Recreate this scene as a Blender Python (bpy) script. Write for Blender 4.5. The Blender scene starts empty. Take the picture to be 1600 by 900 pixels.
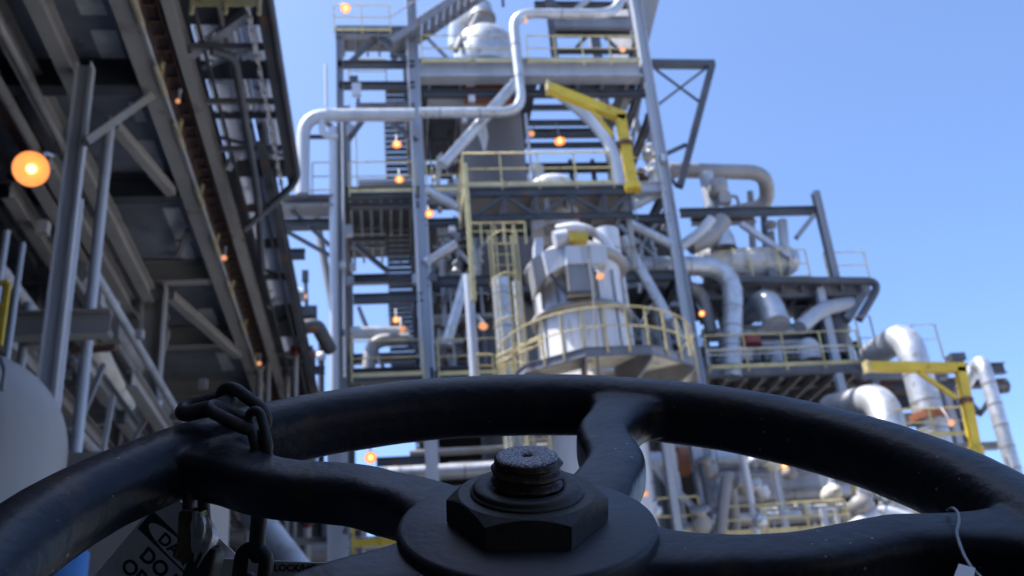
import bpy, math, random
import numpy as np
from mathutils import Vector, Matrix, Quaternion
random.seed(7)
scene = bpy.context.scene
COL = scene.collection
R = math.radians
V = Vector

# ------------------------------------------------------------ camera
F = 1600.0                                  # focal length in pixels of a 1600 px wide frame
CAM = V((0, 0, 1.6))
ax_x = V((0.99149934, 0.02747528, -0.12717771))   # plant grid axes written in camera axes
ax_y = V((-0.1032265, -0.42890609, -0.89743181))
ax_z = V((-0.07920449, 0.90293116, -0.42242393))
RW = Matrix((ax_x, ax_y, ax_z))             # camera -> world
cam_d = bpy.data.cameras.new('camera')
cam = bpy.data.objects.new('camera', cam_d)
COL.objects.link(cam)
cam.matrix_world = Matrix.Translation(CAM) @ RW.to_4x4()
cam_d.sensor_width = 36
cam_d.lens = 36
cam_d.clip_start = 0.02
cam_d.clip_end = 5000
cam_d.dof.use_dof = True
cam_d.dof.focus_distance = 0.86
cam_d.dof.aperture_fstop = 10.5
scene.camera = cam

# ------------------------------------------------------------ sky and sun
to_sun = V((-0.45, 0.05, 0.89)).normalized()
elev = math.asin(to_sun.z)
azim = math.atan2(to_sun.x, to_sun.y)
w = bpy.data.worlds.new('World')
scene.world = w
w.use_nodes = True
nt = w.node_tree
sky = nt.nodes.new('ShaderNodeTexSky')
sky.sky_type = 'NISHITA'
sky.sun_disc = False
sky.sun_elevation = elev
sky.sun_rotation = azim
sky.air_density = 0.5
sky.dust_density = 1.5
sky.ozone_density = 5.0
bg = nt.nodes['Background']
bg.inputs['Strength'].default_value = 0.15
tint = nt.nodes.new('ShaderNodeMix')
tint.data_type = 'RGBA'
tint.blend_type = 'MULTIPLY'
tint.inputs['Factor'].default_value = 1.0
tint.inputs['B'].default_value = (1.02, 1.10, 1.14, 1)
nt.links.new(sky.outputs[0], tint.inputs['A'])
nt.links.new(tint.outputs['Result'], bg.inputs['Color'])
sd = bpy.data.lights.new('sun', 'SUN')
sd.energy = 3.4
sd.angle = R(0.5)
sd.color = (1.0, 0.955, 0.89)
so = bpy.data.objects.new('sun', sd)
COL.objects.link(so)
so.rotation_euler = (-to_sun).to_track_quat('-Z', 'Y').to_euler()
so.location = (-20, -20, 60)
scene.view_settings.view_transform = 'Standard'
scene.view_settings.look = 'None'
scene.view_settings.gamma = 1
scene.view_settings.exposure = 1.47
try:
    scene.cycles.max_bounces = 6
    scene.cycles.use_denoising = True
    scene.cycles.sample_clamp_indirect = 4
except Exception:
    pass


# ------------------------------------------------------------ pixel -> place
def ray(px, py):
    return RW @ V((px - 800, 450 - py, -F))

def P(px, py, Y=None, X=None, Z=None):
    """point of the plant seen at a pixel, on the plane Y=, X= or Z= (camera-relative heights)"""
    v = ray(px, py)
    if Y is not None:
        s = Y / v.y
    elif X is not None:
        s = X / v.x
    else:
        s = Z / v.z
    return CAM + v * s

def Pd(px, py, d):
    v = V((px - 800, 450 - py, -F)) * (d / F)
    return CAM + RW @ v


# ------------------------------------------------------------ materials
def mat(name, col, rough=0.6, metal=0.0, var=0.25, scale=3.0, bump=0.0, bscale=60.0, rust=0.0, rustcol=(0.16, 0.07, 0.035),
        emit=None, estr=0.0, streak=False, spec=0.5, clear=0.0, specks=0.0):
    m = bpy.data.materials.new(name)
    m.use_nodes = True
    n, l = m.node_tree.nodes, m.node_tree.links
    b = n['Principled BSDF']
    b.inputs['Roughness'].default_value = rough
    b.inputs['Metallic'].default_value = metal
    b.inputs['Specular IOR Level'].default_value = spec
    if clear:
        b.inputs['Coat Weight'].default_value = clear
        b.inputs['Coat Roughness'].default_value = 0.25
    geo = n.new('ShaderNodeNewGeometry')
    mp = n.new('ShaderNodeMapping')
    l.new(geo.outputs['Position'], mp.inputs['Vector'])
    if streak:
        mp.inputs['Scale'].default_value = (1, 1, 0.12)
    nz = n.new('ShaderNodeTexNoise')
    nz.inputs['Scale'].default_value = scale
    nz.inputs['Detail'].default_value = 8
    nz.inputs['Roughness'].default_value = 0.65
    l.new(mp.outputs[0], nz.inputs['Vector'])
    cr = n.new('ShaderNodeValToRGB')
    cr.color_ramp.elements[0].position = 0.32
    cr.color_ramp.elements[1].position = 0.68
    c0 = [max(0, c * (1 - var)) for c in col] + [1]
    c1 = [min(1, c * (1 + var * 0.7)) for c in col] + [1]
    cr.color_ramp.elements[0].color = c0
    cr.color_ramp.elements[1].color = c1
    l.new(nz.outputs['Fac'], cr.inputs['Fac'])
    out = cr.outputs['Color']
    if rust > 0:
        n2 = n.new('ShaderNodeTexNoise')
        n2.inputs['Scale'].default_value = scale * 2.3
        n2.inputs['Detail'].default_value = 10
        l.new(mp.outputs[0], n2.inputs['Vector'])
        r2 = n.new('ShaderNodeValToRGB')
        r2.color_ramp.elements[0].position = 0.62 - rust * 0.3
        r2.color_ramp.elements[1].position = 0.72 - rust * 0.25
        l.new(n2.outputs['Fac'], r2.inputs['Fac'])
        mx = n.new('ShaderNodeMix')
        mx.data_type = 'RGBA'
        l.new(r2.outputs['Color'], mx.inputs['Factor'])
        l.new(out, mx.inputs['A'])
        mx.inputs['B'].default_value = (*rustcol, 1)
        out = mx.outputs['Result']
    if specks > 0:
        vo = n.new('ShaderNodeTexVoronoi')
        vo.inputs['Scale'].default_value = 75
        l.new(geo.outputs['Position'], vo.inputs['Vector'])
        n4 = n.new('ShaderNodeTexNoise')
        n4.inputs['Scale'].default_value = 14
        l.new(geo.outputs['Position'], n4.inputs['Vector'])
        ad = n.new('ShaderNodeMath')
        ad.operation = 'MULTIPLY_ADD'
        ad.inputs[1].default_value = 0.5
        l.new(n4.outputs['Fac'], ad.inputs[0])
        l.new(vo.outputs['Distance'], ad.inputs[2])
        r4 = n.new('ShaderNodeValToRGB')
        r4.color_ramp.elements[0].position = 0.22 + specks * 0.04
        r4.color_ramp.elements[0].color = (1, 1, 1, 1)
        r4.color_ramp.elements[1].position = 0.245 + specks * 0.04
        r4.color_ramp.elements[1].color = (0, 0, 0, 1)
        l.new(ad.outputs[0], r4.inputs['Fac'])
        mx = n.new('ShaderNodeMix')
        mx.data_type = 'RGBA'
        l.new(r4.outputs['Color'], mx.inputs['Factor'])
        l.new(out, mx.inputs['A'])
        mx.inputs['B'].default_value = (0.26, 0.25, 0.23, 1)
        out = mx.outputs['Result']
    l.new(out, b.inputs['Base Color'])
    rr = n.new('ShaderNodeMapRange')
    rr.inputs['To Min'].default_value = max(0.05, rough - 0.12)
    rr.inputs['To Max'].default_value = min(1, rough + 0.15)
    l.new(nz.outputs['Fac'], rr.inputs['Value'])
    l.new(rr.outputs[0], b.inputs['Roughness'])
    if bump > 0:
        n3 = n.new('ShaderNodeTexNoise')
        n3.inputs['Scale'].default_value = bscale
        n3.inputs['Detail'].default_value = 6
        l.new(geo.outputs['Position'], n3.inputs['Vector'])
        bp = n.new('ShaderNodeBump')
        bp.inputs['Strength'].default_value = min(1, bump)
        bp.inputs['Distance'].default_value = 0.35 / bscale
        l.new(n3.outputs['Fac'], bp.inputs['Height'])
        l.new(bp.outputs[0], b.inputs['Normal'])
    if emit:
        b.inputs['Emission Color'].default_value = (*emit, 1)
        b.inputs['Emission Strength'].default_value = estr
    return m

M = dict(
    galv=mat('galvanised steel', (0.40, 0.42, 0.47), 0.5, 0.2, 0.25, 1.5, rust=0.0, streak=True),
    steel=mat('grey painted steel', (0.20, 0.21, 0.245), 0.55, 0.1, 0.3, 1.2, rust=0.02, streak=True),
    dark=mat('dark painted steel', (0.066, 0.074, 0.092), 0.6, 0.1, 0.4, 1.0, rust=0.03),
    brown=mat('weathered fireproofed steel', (0.28, 0.275, 0.275), 0.8, 0.0, 0.16, 0.7, rust=0.04, rustcol=(0.17, 0.13, 0.11)),
    silver=mat('aluminium cladding', (0.48, 0.50, 0.54), 0.42, 0.55, 0.22, 2.2, bump=0.14, bscale=9, rust=0.12, rustcol=(0.35, 0.32, 0.28)),
    dull=mat('dull grey cladding', (0.27, 0.262, 0.265), 0.6, 0.3, 0.25, 1.2, rust=0.12, rustcol=(0.25, 0.22, 0.19), streak=True),
    shade=mat('shade-greyed vessel paint', (0.30, 0.275, 0.255), 0.5, 0.0, 0.2, 1.4, streak=True),  # grey holds the shade the white vessel and cabinet stand in
    stack=mat('dark grey stack paint', (0.17, 0.165, 0.175), 0.6, 0.1, 0.25, 0.9, streak=True),
    white=mat('white painted steel', (0.52, 0.53, 0.57), 0.5, 0.0, 0.22, 1.3, rust=0.22, rustcol=(0.30, 0.27, 0.24), streak=True),
    tan=mat('buff underside sheeting', (0.62, 0.58, 0.50), 0.75, 0.0, 0.3, 1.8, rust=0.12, rustcol=(0.2, 0.15, 0.1)),
    rail=mat('faded yellow paint', (0.54, 0.45, 0.22), 0.55, 0.0, 0.25, 2.0, rust=0.08, rustcol=(0.3, 0.2, 0.1)),
    yellow=mat('bright yellow paint', (0.56, 0.39, 0.03), 0.45, 0.0, 0.2, 1.5, rust=0.06, rustcol=(0.25, 0.12, 0.04)),
    rusty=mat('rusty steel', (0.12, 0.06, 0.045), 0.85, 0.0, 0.5, 4.0),
    red=mat('red oxide paint', (0.18, 0.035, 0.03), 0.6, 0.0, 0.3, 3.0),
    orange=mat('orange painted steel', (0.26, 0.09, 0.045), 0.6, 0.0, 0.3, 3.0),
    navy=mat('glossy navy enamel on cast iron', (0.0160, 0.0180, 0.0265), 0.42, 0.0, 0.35, 9.0, bump=0.30, bscale=95, spec=0.32, specks=1.3, rust=0.09, rustcol=(0.045, 0.03, 0.024)),
    hubpaint=mat('satin navy enamel', (0.036, 0.037, 0.046), 0.50, 0.0, 0.35, 14.0, bump=0.2, bscale=130, spec=0.45, rust=0.02, rustcol=(0.03, 0.03, 0.03)),
    nut=mat('blackened nut steel', (0.034, 0.033, 0.033), 0.55, 0.1, 0.35, 22.0, bump=0.35, bscale=180, rust=0.05, rustcol=(0.05, 0.028, 0.02)),
    stem=mat('corroded stem steel', (0.065, 0.048, 0.042), 0.55, 0.35, 0.6, 60.0, bump=0.9, bscale=260, rust=0.3, rustcol=(0.07, 0.032, 0.022)),
    stemtop=mat('pitted stem end', (0.34, 0.32, 0.35), 0.5, 0.3, 0.9, 420.0, bump=1.0, bscale=420, rust=0.45, rustcol=(0.015, 0.012, 0.012)),
    chain=mat('old chain steel', (0.040, 0.038, 0.040), 0.55, 0.35, 0.4, 60.0, bump=0.5, bscale=160, rust=0.25, rustcol=(0.045, 0.028, 0.02)),
    brass=mat('tarnished brass', (0.13, 0.10, 0.035), 0.45, 0.7, 0.5, 60.0, bump=0.5, bscale=120),
    foil=mat('crumpled foil sleeve', (0.55, 0.54, 0.53), 0.38, 0.35, 0.3, 90.0, bump=1.0, bscale=90),
    tag=mat('grey tag plastic', (0.74, 0.70, 0.68), 0.55, 0.0, 0.15, 30.0),
    ink=mat('black print', (0.010, 0.010, 0.011), 0.5, 0.0, 0.1, 9.0),
    wire=mat('tie wire', (0.26, 0.27, 0.27), 0.5, 0.5, 0.3, 60.0),
    roofd=mat('dark deck sheeting', (0.27, 0.295, 0.36), 0.5, 0.15, 0.45, 0.7, rust=0.05, rustcol=(0.12, 0.13, 0.16)),
    patch=mat('pale daylight-painted sheet', (0.92, 0.93, 0.97), 0.5, 0.0, 0.35, 2.5),
    panel=mat('pale corrugated sheet', (0.80, 0.80, 0.84), 0.55, 0.05, 0.2, 1.5, rust=0.06, streak=True),
    conc=mat('concrete paving', (0.42, 0.41, 0.39), 0.9, 0.0, 0.25, 0.5, bump=0.3, bscale=8),
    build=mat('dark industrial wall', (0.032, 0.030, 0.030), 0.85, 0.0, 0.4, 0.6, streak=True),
    housing=mat('lamp housing', (0.16, 0.16, 0.17), 0.5, 0.3, 0.3, 6.0),
    bulb=mat('sodium bulb', (1, 0.6, 0.25), 0.4, emit=(1.0, 0.60, 0.20), estr=1.8),
    reflector=mat('glowing lamp reflector', (0.85, 0.40, 0.15), 0.5, emit=(1.0, 0.30, 0.085), estr=0.32),
    dimref=mat('faint lamp reflector', (0.62, 0.46, 0.36), 0.5, emit=(1.0, 0.45, 0.18), estr=0.20),
    pad=mat('dark bounce-dimming pad', (0.03, 0.03, 0.032), 0.85, 0.0, 0.3, 2.0, bump=0.3, bscale=30),  # dark tone added to weaken ground bounce onto the wheel
    blue=mat('blue drum paint', (0.03, 0.16, 0.42), 0.5),
)
# panels pass daylight; patches lie covered, their daylight is put into the colour
for k, tr in (('patch', 0.05), ('panel', 0.25)):
    b_ = M[k].node_tree.nodes['Principled BSDF']
    b_.inputs['Transmission Weight'].default_value = 0.0
    n_, l_ = M[k].node_tree.nodes, M[k].node_tree.links
    t_ = n_.new('ShaderNodeBsdfTranslucent')
    t_.inputs['Color'].default_value = (0.62, 0.66, 0.75, 1)
    s_ = n_.new('ShaderNodeMixShader')
    s_.inputs[0].default_value = tr
    l_.new(b_.outputs[0], s_.inputs[1])
    l_.new(t_.outputs[0], s_.inputs[2])
    l_.new(s_.outputs[0], n_['Material Output'].inputs['Surface'])

# ------------------------------------------------------------ mesh builder
ORG = {}

def frame_of(d, up=None):
    d = d.normalized()
    up = V(up) if up is not None else (V((0, 0, 1)) if abs(d.z) < 0.95 else V((0, 1, 0)))
    s = d.cross(up)
    if s.length < 1e-6:
        s = d.cross(V((1, 0, 0)))
    s.normalize()
    return d, s, s.cross(d).normalized()

class MB:
    def __init__(self):
        self.v, self.f, self.s = [], [], []

    def add(self, vs, fs, smooth=False):
        o = len(self.v)
        self.v += [tuple(x) for x in vs]
        self.f += [[i + o for i in f] for f in fs]
        self.s += [smooth] * len(fs)
        return self

    def box(self, c, s, ax=None):
        c = V(c)
        ex, ey, ez = ax if ax else (V((1, 0, 0)), V((0, 1, 0)), V((0, 0, 1)))
        vs = [c + ex * (s[0] / 2 * i) + ey * (s[1] / 2 * j) + ez * (s[2] / 2 * k)
              for i in (-1, 1) for j in (-1, 1) for k in (-1, 1)]
        return self.add(vs, [(0, 1, 3, 2), (4, 6, 7, 5), (0, 4, 5, 1), (2, 3, 7, 6), (0, 2, 6, 4), (1, 5, 7, 3)])

    def bar(self, p, q, w_, h, up=None):
        p, q = V(p), V(q)
        d, s, u = frame_of(q - p, up)
        return self.box((p + q) / 2, ((q - p).length, w_, h), (d, s, u))

    def ibeam(self, p, q, w_, h, up=None):
        p, q = V(p), V(q)
        d, s, u = frame_of(q - p, up)
        t = max(0.018, h * 0.07)
        L = (q - p).length
        c = (p + q) / 2
        self.box(c + u * (h / 2 - t / 2), (L, w_, t), (d, s, u))
        self.box(c - u * (h / 2 - t / 2), (L, w_, t), (d, s, u))
        return self.box(c, (L - 0.004, t * 0.8, h - 2 * t), (d, s, u))

    def prism(self, pts, ext):
        """closed polygon of points extruded by a vector"""
        n = len(pts)
        pts = [V(p) for p in pts]
        vs = pts + [p + V(ext) for p in pts]
        fs = [list(range(n))[::-1], list(range(n, 2 * n))] + [(i, (i + 1) % n, (i + 1) % n + n, i + n) for i in range(n)]
        return self.add(vs, fs)

    def tube(self, pts, r, seg=14, bend=0.0, caps=True, rings=0.0, closed=False, bn=6):
        pts = [V(p) for p in pts]
        if bend > 0 and len(pts) > 2:
            out = [pts[0]]
            for i in range(1, len(pts) - 1):
                a, b, c = pts[i - 1], pts[i], pts[i + 1]
                bb = min(bend, (a - b).length * 0.49, (c - b).length * 0.49)
                p0 = b + (a - b).normalized() * bb
                p1 = b + (c - b).normalized() * bb
                for k in range(bn + 1):
                    t = k / bn
                    out.append(p0 * (1 - t) ** 2 + b * (2 * t * (1 - t)) + p1 * t * t)
            out.append(pts[-1])
            pts = out
        n = len(pts)
        rad = [r] * n if not hasattr(r, '__len__') else list(r)
        if rings > 0:
            for i in range(1, n):
                L = (pts[i] - pts[i - 1]).length
                k = int(L / rings)
                d = (pts[i] - pts[i - 1]) / max(L, 1e-6)
                for j in range(k):
                    q = pts[i - 1] + d * ((j + 0.5) * L / k)
                    bv = ([q - d * 0.022, q + d * 0.022], rad[i] + 0.009, seg)
                    if getattr(self, 'bands_only', False): self.bands.append(bv)
                    else: self.tube(*bv)
        if getattr(self, 'bands_only', False):
            return self
        vs, fs = [], []
        T = []
        for i in range(n):
            if closed:
                T.append((pts[(i + 1) % n] - pts[i - 1]).normalized())
            else:
                T.append((pts[min(n - 1, i + 1)] - pts[max(0, i - 1)]).normalized())
        _, s, _u = frame_of(T[0])
        for i in range(n):
            s = (s - T[i] * s.dot(T[i])).normalized()
            u = T[i].cross(s)
            for k in range(seg):
                a = 2 * math.pi * k / seg
                vs.append(pts[i] + (s * math.cos(a) + u * math.sin(a)) * rad[i])
        m_ = n if closed else n - 1
        for i in range(m_):
            j = (i + 1) % n
            for k in range(seg):
                k2 = (k + 1) % seg
                fs.append((i * seg + k, i * seg + k2, j * seg + k2, j * seg + k))
        self.add(vs, fs, True)
        if caps and not closed:
            self.add(vs[:seg], [list(range(seg))[::-1]])
            self.add(vs[-seg:], [list(range(seg))])
        return self

    def lathe(self, prof, c, ax=(0, 0, 1), seg=32, a0=0.0, a1=2 * math.pi, smooth=True):
        """prof: (radius, height) pairs along the axis"""
        c = V(c)
        d, s, u = frame_of(V(ax))
        full = abs(a1 - a0 - 2 * math.pi) < 1e-6
        m_ = seg if full else seg + 1
        vs = []
        for r, h in prof:
            for k in range(m_):
                a = a0 + (a1 - a0) * k / seg
                vs.append(c + d * h + (s * math.cos(a) + u * math.sin(a)) * max(r, 1e-5))
        fs = []
        for i in range(len(prof) - 1):
            for k in range(seg):
                k2 = (k + 1) % m_
                fs.append((i * m_ + k, i * m_ + k2, (i + 1) * m_ + k2, (i + 1) * m_ + k))
        return self.add(vs, fs, smooth)

    def build(self, name, m, parent=None, org=None):
        o = V(org) if org is not None else (ORG[parent.name] if parent else V(np.mean(self.v, axis=0)))
        me = bpy.data.meshes.new(name)
        a = np.array(self.v, dtype=float) - np.array(o)
        me.from_pydata(a.tolist(), [], self.f)
        me.polygons.foreach_set('use_smooth', self.s)
        me.materials.append(M[m] if isinstance(m, str) else m)
        me.update()
        ob = bpy.data.objects.new(name, me)
        COL.objects.link(ob)
        if parent:
            ob.parent = parent
            ob.location = o - ORG[parent.name]
        else:
            ob.location = o
        ORG[ob.name] = o
        return ob

def tag(o, label=None, cat=None, group=None, kind=None):
    if label: o['label'] = label
    if cat: o['category'] = cat
    if group: o['group'] = group
    if kind: o['kind'] = kind
    return o

def empty(name, loc, label, cat, group=None):
    o = bpy.data.objects.new(name, None)
    o.empty_display_size = 0.2
    COL.objects.link(o)
    o.location = loc
    ORG[o.name] = V(loc)
    return tag(o, label, cat, group)

def inst(name, src, parent, at, rot=None):
    """another part sharing src's mesh, moved to a place"""
    o = bpy.data.objects.new(name, src.data)
    COL.objects.link(o)
    o.parent = parent
    o.location = V(at) - ORG[parent.name]
    if rot: o.rotation_euler = rot
    ORG[o.name] = V(at)
    return o

# ============================================================ FOREGROUND: handwheel
D0 = 0.75
Ccam = V(((824.1 - 800) / F * D0, (450 - 814.4) / F * D0, -D0))
t_, rl_ = 0.17441, -0.01332
ncam = V((math.sin(rl_), math.cos(rl_) * math.cos(t_), math.cos(rl_) * math.sin(t_)))
e1c = (V((1, 0, 0)) - ncam * ncam.x).normalized()
e2c = ncam.cross(e1c)
WC = CAM + RW @ Ccam
WN = (RW @ ncam).normalized()
WU = (RW @ e1c).normalized()
WW = (RW @ e2c).normalized()        # towards the camera

def wp(u, v, h=0.0):
    """point in wheel axes: u right, v away from the camera, h out along the stem"""
    return WC + WU * u - WW * v + WN * h

wheel = empty('handwheel', WC, 'large navy blue cast valve handwheel with wavy spokes filling the bottom of the view', 'handwheel')
RR, RT, RH = 0.392, 0.0338, -0.0275
def nz3(p, s=18.0):
    from mathutils import noise
    return noise.noise(V(p) * s)
# rim: slightly lumpy cast ring with a flattened outer shoulder
m = MB()
NS, NK = 220, 30
vs = []
for i in range(NS):
    a = 2 * math.pi * i / NS
    for k in range(NK):
        b = 2 * math.pi * k / NK
        cx, cy = math.cos(b), math.sin(b)
        e = 0.93 + 0.07 * abs(math.sin(2 * b))
        rr = RT * e
        q = wp((RR + cx * rr * 1.0) * math.cos(a), (RR + cx * rr) * math.sin(a), RH + cy * rr * 1.04)
        q += (q - wp(RR * math.cos(a), RR * math.sin(a), RH)).normalized() * (0.0009 * nz3(q, 16) + 0.0005 * nz3(q, 60))
        vs.append(q)
fs = [(i * NK + k, i * NK + (k + 1) % NK, ((i + 1) % NS) * NK + (k + 1) % NK, ((i + 1) % NS) * NK + k)
      for i in range(NS) for k in range(NK)]
cast = MB()
cast.add(vs, fs, True)
# hub: flat round flange over a boss
m = MB()
m.lathe([(0.0, 0.0), (0.0915, 0.0), (0.0942, -0.0012), (0.0955, -0.004), (0.0958, -0.012), (0.0935, -0.020), (0.080, -0.028), (0.060, -0.034), (0.052, -0.075), (0.0, -0.075)],
        WC, WN, 96)
m.build('hub', 'hubpaint', wheel)
# spokes
def lerp(x, xs, ys):
    return float(np.interp(x, xs, ys))
def smooth_interp(x, xs, ys):
    # cubic through points
    i = max(0, min(len(xs) - 2, int(np.searchsorted(xs, x) - 1)))
    t = (x - xs[i]) / (xs[i + 1] - xs[i])
    t = t * t * (3 - 2 * t)
    return ys[i] * (1 - t) + ys[i + 1] * t
def spoke(base_deg):
    n, K = 60, 28
    vs = []
    rs = np.linspace(0.055, RR, n)
    cen = []
    for r in rs:
        off = smooth_interp(r, [0.05, 0.13, 0.18, 0.29, 0.35, 0.40], [0.008, 0.020, 0.018, -0.018, -0.018, -0.012])
        a = R(base_deg)
        # local axes: radial and sideways
        rad = V((math.cos(a), math.sin(a)))
        sid = V((-math.sin(a), math.cos(a)))
        cen.append(rad * r + sid * off)
    for i, r in enumerate(rs):
        t = (cen[min(n - 1, i + 1)] - cen[max(0, i - 1)]).normalized()
        s = V((-t.y, t.x))
        hw = lerp(r, [0.05, 0.075, 0.10, 0.14, 0.20, 0.28, 0.320, 0.342, 0.358, 0.372, 0.40], [0.052, 0.046, 0.034, 0.0285, 0.0275, 0.0265, 0.028, 0.032, 0.040, 0.050, 0.040])
        hh = lerp(r, [0.05, 0.09, 0.14, 0.25, 0.34, 0.37, 0.40], [0.018, 0.019, 0.0225, 0.0230, 0.024, 0.024, 0.008])
        hc = lerp(r, [0.05, 0.10, 0.16, 0.25, 0.33, 0.40], [-0.024, -0.028, -0.031, -0.031, -0.030, -0.0275])
        for k in range(K):
            b = 2 * math.pi * k / K
            c, d = math.cos(b), math.sin(b)
            pw = 0.48
            x = math.copysign(abs(c) ** pw, c) * hw
            y = math.copysign(abs(d) ** pw, d) * hh
            q2 = cen[i] + s * x
            q = wp(q2.x, q2.y, hc + y)
            q += (q - wp(cen[i].x, cen[i].y, hc)).normalized() * (0.0010 * nz3(q, 20) + 0.0004 * nz3(q, 70))
            vs.append(q)
    fs = [(i * K + k, i * K + (k + 1) % K, (i + 1) * K + (k + 1) % K, (i + 1) * K + k) for i in range(n - 1) for k in range(K)]
    fs += [list(range(K))[::-1], list(range((n - 1) * K, n * K))]
    cast.add(vs, fs, True)
for k in range(5):
    spoke(2 - 72 * k)
# the wheel is one casting: fuse rim and spokes so they flow into each other, then cut the skin back into its parts
def cast_parts():
    me = bpy.data.meshes.new('casting')
    a = np.array(cast.v) - np.array(WC)
    me.from_pydata(a.tolist(), [], cast.f)
    o = bpy.data.objects.new('casting', me)
    COL.objects.link(o)
    md = o.modifiers.new('r', 'REMESH'); md.mode = 'VOXEL'; md.voxel_size = 0.0019; md.use_smooth_shade = True
    sm = o.modifiers.new('s', 'SMOOTH'); sm.factor = 0.5; sm.iterations = 26
    dg = bpy.context.evaluated_depsgraph_get()
    em = bpy.data.meshes.new_from_object(o.evaluated_get(dg))
    bpy.data.objects.remove(o)
    nv = len(em.vertices)
    co = np.empty(nv * 3); em.vertices.foreach_get('co', co); co = co.reshape(-1, 3)
    vn = np.empty(nv * 3); em.vertex_normals.foreach_get('vector', vn); vn = vn.reshape(-1, 3)
    npoly = len(em.polygons)
    idx = np.empty(npoly * 4, dtype=np.int64); em.polygons.foreach_get('vertices', idx); idx = idx.reshape(-1, 4)
    U, W2, N = np.array(WU), -np.array(WW), np.array(WN)
    u, v, h = co @ U, co @ W2 * 1.0, co @ N
    # lumps of the casting and a few dents
    fc = co[idx].mean(axis=1)
    fu, fv = fc @ U, fc @ (-np.array(WW)) 
    rr = np.hypot(fu, fv)
    ang = np.degrees(np.arctan2(fv, fu))
    lab = np.zeros(npoly, dtype=int)
    for k in range(5):
        d = (ang - (2 - 72 * k) + 180) % 360 - 180
        lab[(rr < RR - RT * 0.92) & (np.abs(d) < 36)] = k + 1
    for k in range(6):
        sel = idx[lab == k]
        used, inv = np.unique(sel, return_inverse=True)
        inv = inv.reshape(-1, 4)
        m2 = bpy.data.meshes.new('rim' if k == 0 else 'spoke')
        m2.from_pydata(co[used].tolist(), [], inv.tolist())
        m2.polygons.foreach_set('use_smooth', [True] * len(sel))
        m2.materials.append(M['navy'])
        m2.update()
        m2.normals_split_custom_set_from_vertices(vn[used].tolist())
        ob = bpy.data.objects.new('rim' if k == 0 else 'spoke', m2)
        COL.objects.link(ob)
        ob.parent = wheel
        ORG[ob.name] = V(WC)
    bpy.data.meshes.remove(em)
cast_parts()
# hex nut with chamfered corners
def nut_mesh(rc, h, rcham, z0, rot=0.0, hole=0.028, slope=0.58):
    m = MB()
    NA = 120
    rings = []
    def hexr(a):
        x = (a - rot) % (math.pi / 3)
        return rc * math.cos(math.pi / 6) / math.cos(x - math.pi / 6)
    def ztop(r):
        return h - max(0, r - rcham) * slope
    prof = ['hole', 'cham'] + [0.25, 0.5, 0.75, 1.0] + ['side', 'bot', 'botin']
    for pr in prof:
        row = []
        for i in range(NA):
            a = 2 * math.pi * i / NA
            H = hexr(a) 
            if pr == 'hole': r, z = hole, h
            elif pr == 'cham': r, z = rcham, h
            elif pr == 'side': r, z = H + 0.0002, ztop(H) - 0.0006
            elif pr == 'bot': r, z = H + 0.0002, 0
            elif pr == 'botin': r, z = hole, 0
            else:
                r = rcham + (max(H, rcham) - rcham) * pr
                z = ztop(r)
            row.append(wp(r * math.cos(a), r * math.sin(a), z0 + z))
        rings.append(row)
    vs = [v for row in rings for v in row]
    fs, sm = [], []
    for j in range(len(rings) - 1):
        for i in range(NA):
            fs.append((j * NA + i, (j + 1) * NA + i, (j + 1) * NA + (i + 1) % NA, j * NA + (i + 1) % NA))
    m.add(vs, fs, False)
    return m
nutm = nut_mesh(0.0590, 0.0222, 0.0500, 0.0006, rot=R(0.0), slope=0.62)
nut = nutm.build('hex_nut', 'nut', wheel)
# small set-screw hole in the right-hand flat
m = MB()
aa = R(-30)
hp = wp(0.0510 * math.cos(aa), 0.0510 * math.sin(aa), 0.0115)
hn = (WU * math.cos(aa) - WW * math.sin(aa)).normalized()
m.lathe([(0.0062, 0.0), (0.0062, 0.0012), (0.0045, 0.0014), (0.0042, -0.004), (0, -0.004)], hp, hn, 20)
m.build('set_screw', 'rusty', nut)
m = MB()
m.lathe([(0.024, 0.0), (0.0405, 0.0), (0.0415, 0.0010), (0.0415, 0.0030), (0.0405, 0.0036), (0.0392, 0.0040), (0.0392, 0.0062), (0.0380, 0.0074), (0.0300, 0.0078), (0.0265, 0.0060), (0.024, 0.002)], wp(0, 0, 0.0214), WN, 80)
m.build('locking_ring', 'nut', wheel)
# threaded stem: a helical ridge round a core
m = MB()
NA, turns, pitch, z0 = 72, 4.6, 0.0082, 0.016
vs = []
NZ = int(turns * NA)
def thread_r(z, a):
    # ridge profile as a function of phase
    ph = ((z - z0) / pitch - a / (2 * math.pi)) % 1.0
    rdg = 0.5 + 0.5 * math.cos(2 * math.pi * (ph - 0.5))
    rr = 0.0220 + 0.0042 * rdg ** 0.8
    return rr
nzs = 90
ztop_ = 0.0500
for j in range(nzs + 1):
    z = z0 + (ztop_ - z0) * j / nzs
    for i in range(NA):
        a = 2 * math.pi * i / NA
        r = thread_r(z, a)
        if z > 0.0450:
            r = min(r, 0.0238) - 0.0
        if z > 0.0485:
            r -= (z - 0.0485) * 0.8
        q = wp(r * math.cos(a), r * math.sin(a), z)
        q += WN * 0.0006 * nz3(q, 110) + (q - wp(0, 0, z)).normalized() * 0.0009 * nz3(q, 150)
        vs.append(q)
fs = [(j * NA + i, j * NA + (i + 1) % NA, (j + 1) * NA + (i + 1) % NA, (j + 1) * NA + i) for j in range(nzs) for i in range(NA)]
m.add(vs, fs, True)
stem = m.build('threaded_stem', 'stem', wheel)
m = MB()
rows = [(0.0034, -0.006), (0.0036, -0.0012), (0.0046, 0.0), (0.012, 0.0003), (0.019, 0.0002), (0.0216, -0.0001), (0.0228, -0.0012)]
m.lathe(rows, wp(0, 0, ztop_ + 0.0006), WN, 60)
m.build('stem_end', 'stemtop', stem)
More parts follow.
